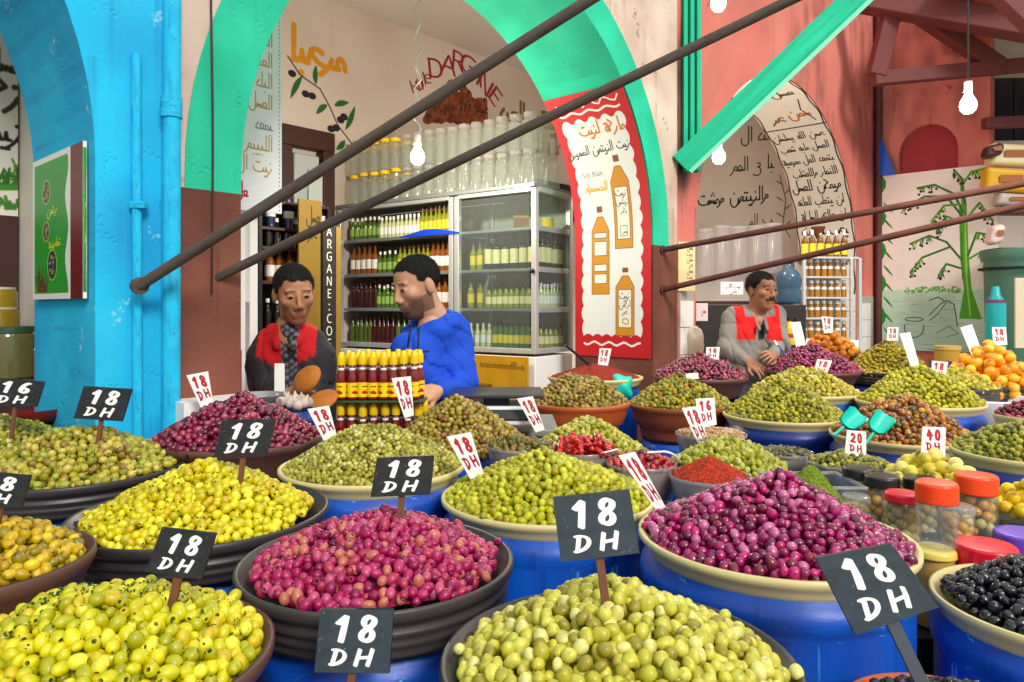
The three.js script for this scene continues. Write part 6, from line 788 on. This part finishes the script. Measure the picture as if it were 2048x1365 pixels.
function headGeo(o) {
  const skin = C(o.skin), dark = C('#1c120e'), lip = lerpC(skin, C('#8a3a34'), .5);
  const f = (p) => {
    let d = ell(p, 0, .034, -.012, .076, .084, .096); d = smin(d, ell(p, 0, -.04, .022, .06, .076, .07), .04); d = smin(d, ell(p, 0, -.095, .058, .03, .024, .028), .03);
    for (const s of [-1, 1]) { d = smin(d, ell(p, s * .043, -.012, .062, .024, .022, .024), .02); d = smin(d, ell(p, s * .078, -.006, -.012, .01, .032, .02), .008); const e = Math.hypot(p.x - s * .032, p.y - .012, p.z - .106) - .0145; d = -smin(-d, e, .014); d = smin(d, ell(p, s * .031, .011, .079, .016, .0105, .0115), .005); }
    d = smin(d, capD(p, o.nose), .012); d = smin(d, capD(p, o.tip), .01); for (const c of o.extra) d = smin(d, capD(p, c), .01);
    return smin(d, capD(p, o.neckC), .03);
  };
  o.nose = cap(V(0, .022, .085), V(0, -.022, .108), .008, .011); o.tip = cap(V(-.012, -.03, .1), V(.012, -.03, .1), .0095);
  o.extra = [cap(V(-.044, .034, .074), V(.044, .034, .074), .008), cap(V(-.02, -.06, .086), V(.02, -.06, .086), .0075), cap(V(-.017, -.071, .083), V(.017, -.071, .083), .0075)]; if (o.moustache) o.extra.push(cap(V(-.026, -.049, .087), V(.026, -.049, .087), .0075));
  o.neckC = cap(V(0, -.07, -.02), V(0, -.19, -.04), .052, .058);
  const col = (p) => {
    let c = skin; const ax = Math.abs(p.x); if (p.z > .03) {
      if (o.beard && p.y < -.046 + ax * .36) c = lerpC(skin, dark, o.beard * Math.min(1, (-.046 + ax * .36 - p.y) / .02)); if (ax < .022 && p.y < -.056 && p.y > -.076 && p.z > .082) c = lip;
      if (p.y > .031 && p.y < .039 - Math.abs(ax - .03) * .12 && ax > .013 && ax < .05 && p.z > .06) c = lerpC(skin, dark, .85); if (p.y > .004 && p.y < .019 && ax > .02 && ax < .044 && p.z > .078) c = lerpC(skin, C('#3a1c14'), .22); if (Math.hypot((ax - .032) * .6, p.y - .011) < (o.down ? .0052 : .0058) && p.z > .07) c = C('#0c0806');;
      if (o.moustache && ax < .034 && p.y < -.04 && p.y > -.059 && p.z > .07) c = dark; if (p.y < -.028 && p.y > -.04 && ax > .004 && ax < .011 && p.z > .1) c = lerpC(skin, dark, .6);
    }
    if (o.beard && p.y < -.034 && p.y > -.1 && p.z > -.02 && p.z <= .03) c = lerpC(skin, dark, o.beard * .8); return c;
  };
  return meshField(f, V(-.13, -.2, -.15), V(.13, .14, .15), 84, col);
}
const hairGeo = (o) => meshField((p) => { const n = .0025 * Math.sin(p.x * 190 + p.y * 60) * Math.sin(p.z * 170); let d = ell(p, 0, .037, -.015, 0.079, .086, .0995) + n; const line = (o.low ?? .014) + (o.slope ?? .62) * p.z + .0025 * Math.sin(p.x * 120) - (p.z < .03 && Math.abs(p.x) > .066 ? .022 : 0) + (p.z > .05 ? (Math.abs(p.x) > .035 ? .012 : 0) : 0) - p.y; d = smax(d, line, .012); for (const s of [-1, 1]) d = Math.max(d, -(Math.hypot((p.x - s * .085) * .6, p.y + .004, p.z + .01) - .026)); return d; }, V(-.13, -.2, -.15), V(.13, .15, .15), 64, () => C('#ffffff'));
function handGeo(o) { // wrist at the origin, fingers along +y, palm facing +z, thumb on the +x side times m
  const m = o.m ?? 1, cs = [cap(V(0, -.03, 0), V(0, .02, 0), .026, .026), cap(V(-.022, .02, 0), V(-.028, .08, .002), .016, .013), cap(V(.0, .02, 0), V(0, .085, 0), .017, .014), cap(V(.022, .02, 0), V(.028, .08, .002), .016, .013)].map((c) => { c.a.x *= m; c.d.x *= m; return c; }), fs = [];
  [[-.03, .062], [-.0105, .074], [.0105, .08], [.03, .07]].forEach(([x, L], i) => { let p = V(x * m, .086 - Math.abs(x) * .2, .002), a = o.curl * .45, r = .0092; for (let k = 0; k < 3; k++) { const l = L * [.44, .32, .24][k], q = p.clone().add(V(m * (i - 1.5) * .002, Math.cos(a) * l, Math.sin(a) * l)); fs.push(cap(p, q, r, r * .9)); r *= .9; p = q; a += o.curl * .75; } });
  const t0 = V(.026 * m, .028, .004), t1 = V(.054 * m, .056, .014), t2 = V((.06 - .012 * o.curl) * m, .083, .024 + .012 * o.curl); fs.push(cap(t0, t1, .0135, .011), cap(t1, t2, .0105, .0085));
  const skin = C(o.skin); return meshField((p) => { let d = 1; for (const c of cs) d = smin(d, capD(p, c), .018); let e = 1; for (const c of fs) e = Math.min(e, capD(p, c)); return smin(d, e, .008); }, V(-.085, -.07, -.08), V(.085, .175, .1), 62, () => skin);
}
function frame(pos, y, z, s = 1) { const Y = y.clone().normalize(), X = Y.clone().cross(z).normalize(), Z = X.clone().cross(Y); return new THREE.Matrix4().makeBasis(X, Y, Z).scale(V(s, s, s)).setPosition(pos); }
function person(s) {
  const base = at(s.J.neck[0], HY, s.Z + s.J.neck[2]).setY(0), o = thing('person', s.label, 'person', base), J = {};
  for (const k in s.J) J[k] = at(s.J[k][0], s.J[k][1], s.Z + s.J[k][2]).sub(base);
  const ac = J.shR.clone().sub(J.shL).setY(0).normalize(), skin = C(s.skin), sw = .8, W = J.waist, hipY = W.y - .16; const off = (p, a, y = 0) => p.clone().addScaledVector(ac, a).add(V(0, y, 0));
  const chest = J.shL.clone().add(J.shR).multiplyScalar(.5).lerp(W, s.drop ?? .35);
  const torso = (e) => [cap(off(J.shL, .03), off(J.shR, -.03), .068 + e), cap(off(chest, -.085), off(W, -.07), .108 + e, .1 + e), cap(off(chest, .085), off(W, .07), .108 + e, .1 + e), cap(off(W, -.07), off(W, -.075, -.2), .1 + e, .108 + e), cap(off(W, .07), off(W, .075, -.2), .1 + e, .108 + e)];
  const arms = (e, cut) => ['L', 'R'].flatMap((k) => [cap(J['sh' + k], J['el' + k], .056 + e, .045 + e), cap(J['el' + k], J['el' + k].clone().lerp(J['wr' + k], cut), .044 + e, .044 + e + (.028 - .044) * cut)]);
  const legs = (e) => [-1, 1].flatMap((k) => { const h = off(W, k * .09, -.2), kn = V(h.x, .5, h.z), an = V(h.x, .09, h.z - .01); return [cap(h, kn, .088 + e, .06 + e), cap(kn, an, .06 + e, .043 + e)]; });
  const foot = [-1, 1].map((k) => { const h = off(W, k * .09, -.2), n = V(-ac.z, 0, ac.x).multiplyScalar(-s.front); return cap(V(h.x, .045, h.z), V(h.x, .035, h.z).addScaledVector(n, .17), .042, .034); });
  const bone = [...torso(-.012), ...arms(-.012, 1), ...legs(-.012), ...foot, cap(off(J.neck, 0, -.06), J.neck, .075, .056)];
  const field = (cs, k, fold) => (p) => { let d = 1; for (const c of cs) { const q = capD(p, c); if (q < d + k) d = smin(d, q, k); } return d + (fold ? fold * (Math.exp(-5 * Math.abs(Math.sin(p.y * 15 + 2.4 * Math.sin(p.x * 8.3 + p.z * 7) + p.x * 9))) + .7 * Math.exp(-6 * Math.abs(Math.sin(p.y * 23 - 3 * Math.sin(p.z * 11 - p.x * 6) + 1.3))) - .2 * Math.sin(p.x * 21 + p.y * 18) * Math.sin(p.z * 24)) : 0); };
  const all = [...bone.flatMap((c) => [c.a, c.a.clone().add(c.d)])], lo = V(1e9, 1e9, 1e9), hi = V(-1e9, -1e9, -1e9); all.forEach((p) => { lo.min(p); hi.max(p); }); lo.subScalar(.19); hi.addScalar(.19); lo.y = 0.0;
  // one continuous skin: trunk and limbs, head and both hands
  const hd = { ...s.head, skin: s.skin }, hg = headGeo(hd), E4 = new THREE.Matrix4().makeRotationFromEuler(new THREE.Euler(s.head.pitch, s.head.yaw, s.head.roll ?? 0, 'YXZ')).scale(V(1, 1, 1).multiplyScalar(s.head.size)).setPosition(J.head); hg.applyMatrix4(E4);
  const hands = ['L', 'R'].map((k) => { const q = s.hand[k], dir = J['wr' + k].clone().sub(J['el' + k]).normalize().add(V(...(q.bend ?? [0, 0, 0]))).normalize(); return handGeo({ curl: q.curl, m: q.m, skin: s.skin }).applyMatrix4(frame(J['wr' + k], dir, V(...q.palm), s.size)); });
  const strip = (g) => { g = g.index ? g : mergeVertices(g); for (const k of Object.keys(g.attributes)) if (!['position', 'normal', 'color'].includes(k)) g.deleteAttribute(k); return g; };
  const bodyG = meshField(field(bone, .05), lo, hi, 86, () => skin);
  const body = part('body', mergeGeometries([strip(bodyG), strip(hg), ...hands.map(strip)]), skinM, o);
  const hr = hairGeo(s.hair ?? {}).applyMatrix4(E4); const hair = part('hair', hr, hairM, o);
  { // short strands give the hair and the beard their rough outline
    const tuft = new THREE.ConeGeometry(.0014, .009, 3).translate(0, .003, 0), spots = [], hp = hr.attributes.position, hn = hr.attributes.normal, up = V(0, 1, 0), Q = new THREE.Quaternion(), M4 = new THREE.Matrix4();
    for (let i = 0; i < hp.count; i++) { const q = V(hp.getX(i), hp.getY(i), hp.getZ(i)), n = V(hn.getX(i), hn.getY(i), hn.getZ(i)); if (n.dot(q.clone().sub(J.head)) < .02) continue; spots.push([q, n.add(V(rr(-.5, .5), rr(-.7, .1), rr(-.5, .5))).normalize(), rr(.6, 1.2)]); }
    if (hd.beard > .4) { const p = hg.attributes.position, n = hg.attributes.normal, c = hg.attributes.color; for (let i = 0; i < p.count; i++) if (c.getX(i) < C(s.skin).r * .62 && p.getY(i) < J.head.y - .02 && rnd() < .35) spots.push([V(p.getX(i), p.getY(i), p.getZ(i)), V(n.getX(i) + rr(-.4, .4), n.getY(i) - .6, n.getZ(i) + rr(-.4, .4)).normalize(), rr(.15, .3)]); }
    const im = new THREE.InstancedMesh(tuft, hairM, spots.length); spots.forEach(([q, n, z], i) => im.setMatrixAt(i, M4.compose(q, Q.setFromUnitVectors(up, n), V(1, z, 1)))); im.name = 'hair_strands'; im.userData.kind = 'stuff'; hair.add(im);
  }
  const info = { J, W, ac, hd, chest };
  const coat = part(s.coatName, meshField(field([...torso(.014), ...arms(.014, s.sleeve ?? .88), ...(s.coatCaps ? s.coatCaps(info) : [])], .028, .011), lo, hi, s.N ?? 118, (p) => s.coat(p, info)), clothM, o);
  part('trousers', meshField(field([...legs(.006), cap(off(W, -.07, -.16), off(W, .07, -.16), .115)], .05, .003), lo.clone(), hi.clone().setY(W.y + .05), 60, () => C('#1c1c22')), clothM, o);
  if (s.extra) s.extra(coat, info, o); return o;
}
const line = (o, name, pts, r, m) => part(name, tube(pts, r, 20, 6), m, o);
// the man in the blue hooded jacket
person({
  Z: 3.2, label: 'dark haired man in a bright blue hooded jacket looking down at the sauce bottles', skin: '#cc9876', size: 1.0, drop: .5, front: 1, coatName: 'blue_jacket', sleeve: .86, N: 128,
  J: { head: [833, 573, 0], neck: [862, 648, .03], shL: [812, 702, -.1], shR: [914, 670, .1], elL: [786, 752, -.12], elR: [930, 768, .04], wrL: [776, 805, -.16], wrR: [874, 783, -.2], waist: [862, 790, .02] },
  head: { yaw: -.86, pitch: .36, roll: .04, size: 1.1, beard: .78, down: 1 }, hair: { slope: .9, low: .02 }, hand: { L: { curl: .6, palm: [1, 0, .2], m: -1 }, R: { curl: .5, palm: [-.2, -.5, -.8], m: 1, bend: [-.6, -.1, .2] } },
  coatCaps: ({ J }) => { const n = J.neck, r = []; for (let i = 0; i < 9; i++) { const a = i / 9 * 4.6 - .15, b = (i + 1) / 9 * 4.6 - .15, q = (t) => V(n.x + .098 * Math.sin(t) - .005, n.y - .02 + .034 * Math.cos(t - 2.2), n.z + .085 * Math.cos(t)); r.push(cap(q(a), q(b), .04)); } r.push(cap(V(n.x + .035, n.y - .01, n.z - .075), V(n.x + .1, n.y - .025, n.z - .04), .072, .06)); return r; },
  coat: () => C('#0448c4'),
  extra: (o, { J }, root) => { const k = mat('#0a0a14', .6), q = (x, y, z) => at(x, y, 3.2 + z).sub(root.position); line(o, 'drawstring', [q(822, 655, -.2), q(819, 672, -.225), q(815, 695, -.22)], .005, k); line(o, 'zip', [q(838, 655, -.19), q(836, 690, -.21), q(832, 740, -.2)], .004, k); line(o, 'pocket_edge', [q(800, 703, -.2), q(830, 704, -.2), q(858, 703, -.17)], .005, k); },
});
// the man in the red vest
person({
  Z: 3.3, label: 'man in a red vest over dark sleeves holding a loaf behind the counter', skin: '#b27c5a', size: 1.0, front: 1, coatName: 'red_vest', sleeve: .9,
  J: { head: [588, 588, -.04], neck: [578, 650, .0], shL: [540, 688, .02], shR: [620, 684, .05], elL: [528, 768, -.02], elR: [628, 765, -.02], wrL: [568, 800, -.3], wrR: [606, 816, -.3], waist: [588, 800, .02] },
  head: { yaw: .5, pitch: .3, roll: .08, size: 1.08, down: 1, beard: .22 }, hair: { slope: .78 }, hand: { L: { curl: .62, palm: [.85, -.1, -.3], m: -1, bend: [.5, .75, -.1] }, R: { curl: .6, palm: [-.4, .8, .2], m: 1 } },
  coatCaps: ({ J }) => { const n = J.neck; return [cap(V(n.x, n.y - .11, n.z), V(n.x, n.y - .035, n.z + .004), .088, .066), cap(V(n.x - .075, n.y - .03, n.z - .01), V(n.x - .02, n.y - .09, n.z + .1), .026, .02), cap(V(n.x + .07, n.y - .03, n.z - .01), V(n.x + .045, n.y - .09, n.z + .1), .026, .02), cap(V(n.x - .075, n.y - .03, n.z - .01), V(n.x + .07, n.y - .03, n.z - .06), .028)]; },
  coat: (p, { J, ac }) => { const a = p.clone().sub(J.shL).dot(ac), w = J.shR.clone().sub(J.shL).dot(ac), dark = C('#2c2a30'), red = C('#c80a14'); if (a < -.045 || a > w + .035) return dark; const mid = a - w * .56, dy = J.neck.y - p.y; if (p.z > J.neck.z + .02 && dy > -.06 && Math.abs(mid) < .04 - dy * .04 && dy < .42) return Math.sin(p.y * 190) * Math.sin(p.x * 150) > .15 ? C('#77747c') : C('#26242c'); if (dy > .16 + .03 * Math.sin(a * 20)) return dark; return red; },
});
// the moustached man of the second stall
person({
  Z: 4.95, label: 'moustached man in a grey jacket with red shoulders leaning on his stall', skin: '#aa7454', size: 1.0, front: 1, coatName: 'grey_jacket', sleeve: .84,
  J: { head: [1523, 582, -.05], neck: [1512, 622, .0], shL: [1464, 636, .02], shR: [1552, 632, .02], elL: [1452, 696, -.04], elR: [1562, 690, -.05], wrL: [1500, 726, -.3], wrR: [1545, 712, -.32], waist: [1512, 728, .02] },
  head: { yaw: .42, pitch: .06, roll: -.02, size: 1.08, moustache: 1, beard: .12 }, hair: { slope: .7 }, hand: { L: { curl: .5, palm: [.2, -.8, -.3], m: -1, bend: [.2, -.1, 0] }, R: { curl: .8, palm: [-.6, -.3, .3], m: 1, bend: [.0, .3, 0] } },
  coatCaps: ({ J }) => { const n = J.neck; return [cap(V(n.x - .07, n.y - .0, n.z), V(n.x - .02, n.y - .12, n.z + .115), .026, .018), cap(V(n.x + .07, n.y, n.z), V(n.x + .04, n.y - .12, n.z + .115), .026, .018), cap(V(n.x - .07, n.y - .0, n.z - .01), V(n.x + .07, n.y, n.z - .05), .026)]; },
  coat: (p, { J, ac }) => { const a = p.clone().sub(J.shL).dot(ac), w = J.shR.clone().sub(J.shL).dot(ac), dy = J.neck.y - p.y, grey = C('#8a847e'); if (a < -.0 || a > w + .0 || dy > .2) return grey; const mid = Math.abs(a - w * .55); if (mid < .035 && p.z > J.neck.z) return dy > .06 && mid < .018 ? C('#2a2a2e') : grey; if (dy < .04 && mid < .1) return grey; return C('#e01410'); },
});
renderer.render(scene, camera);
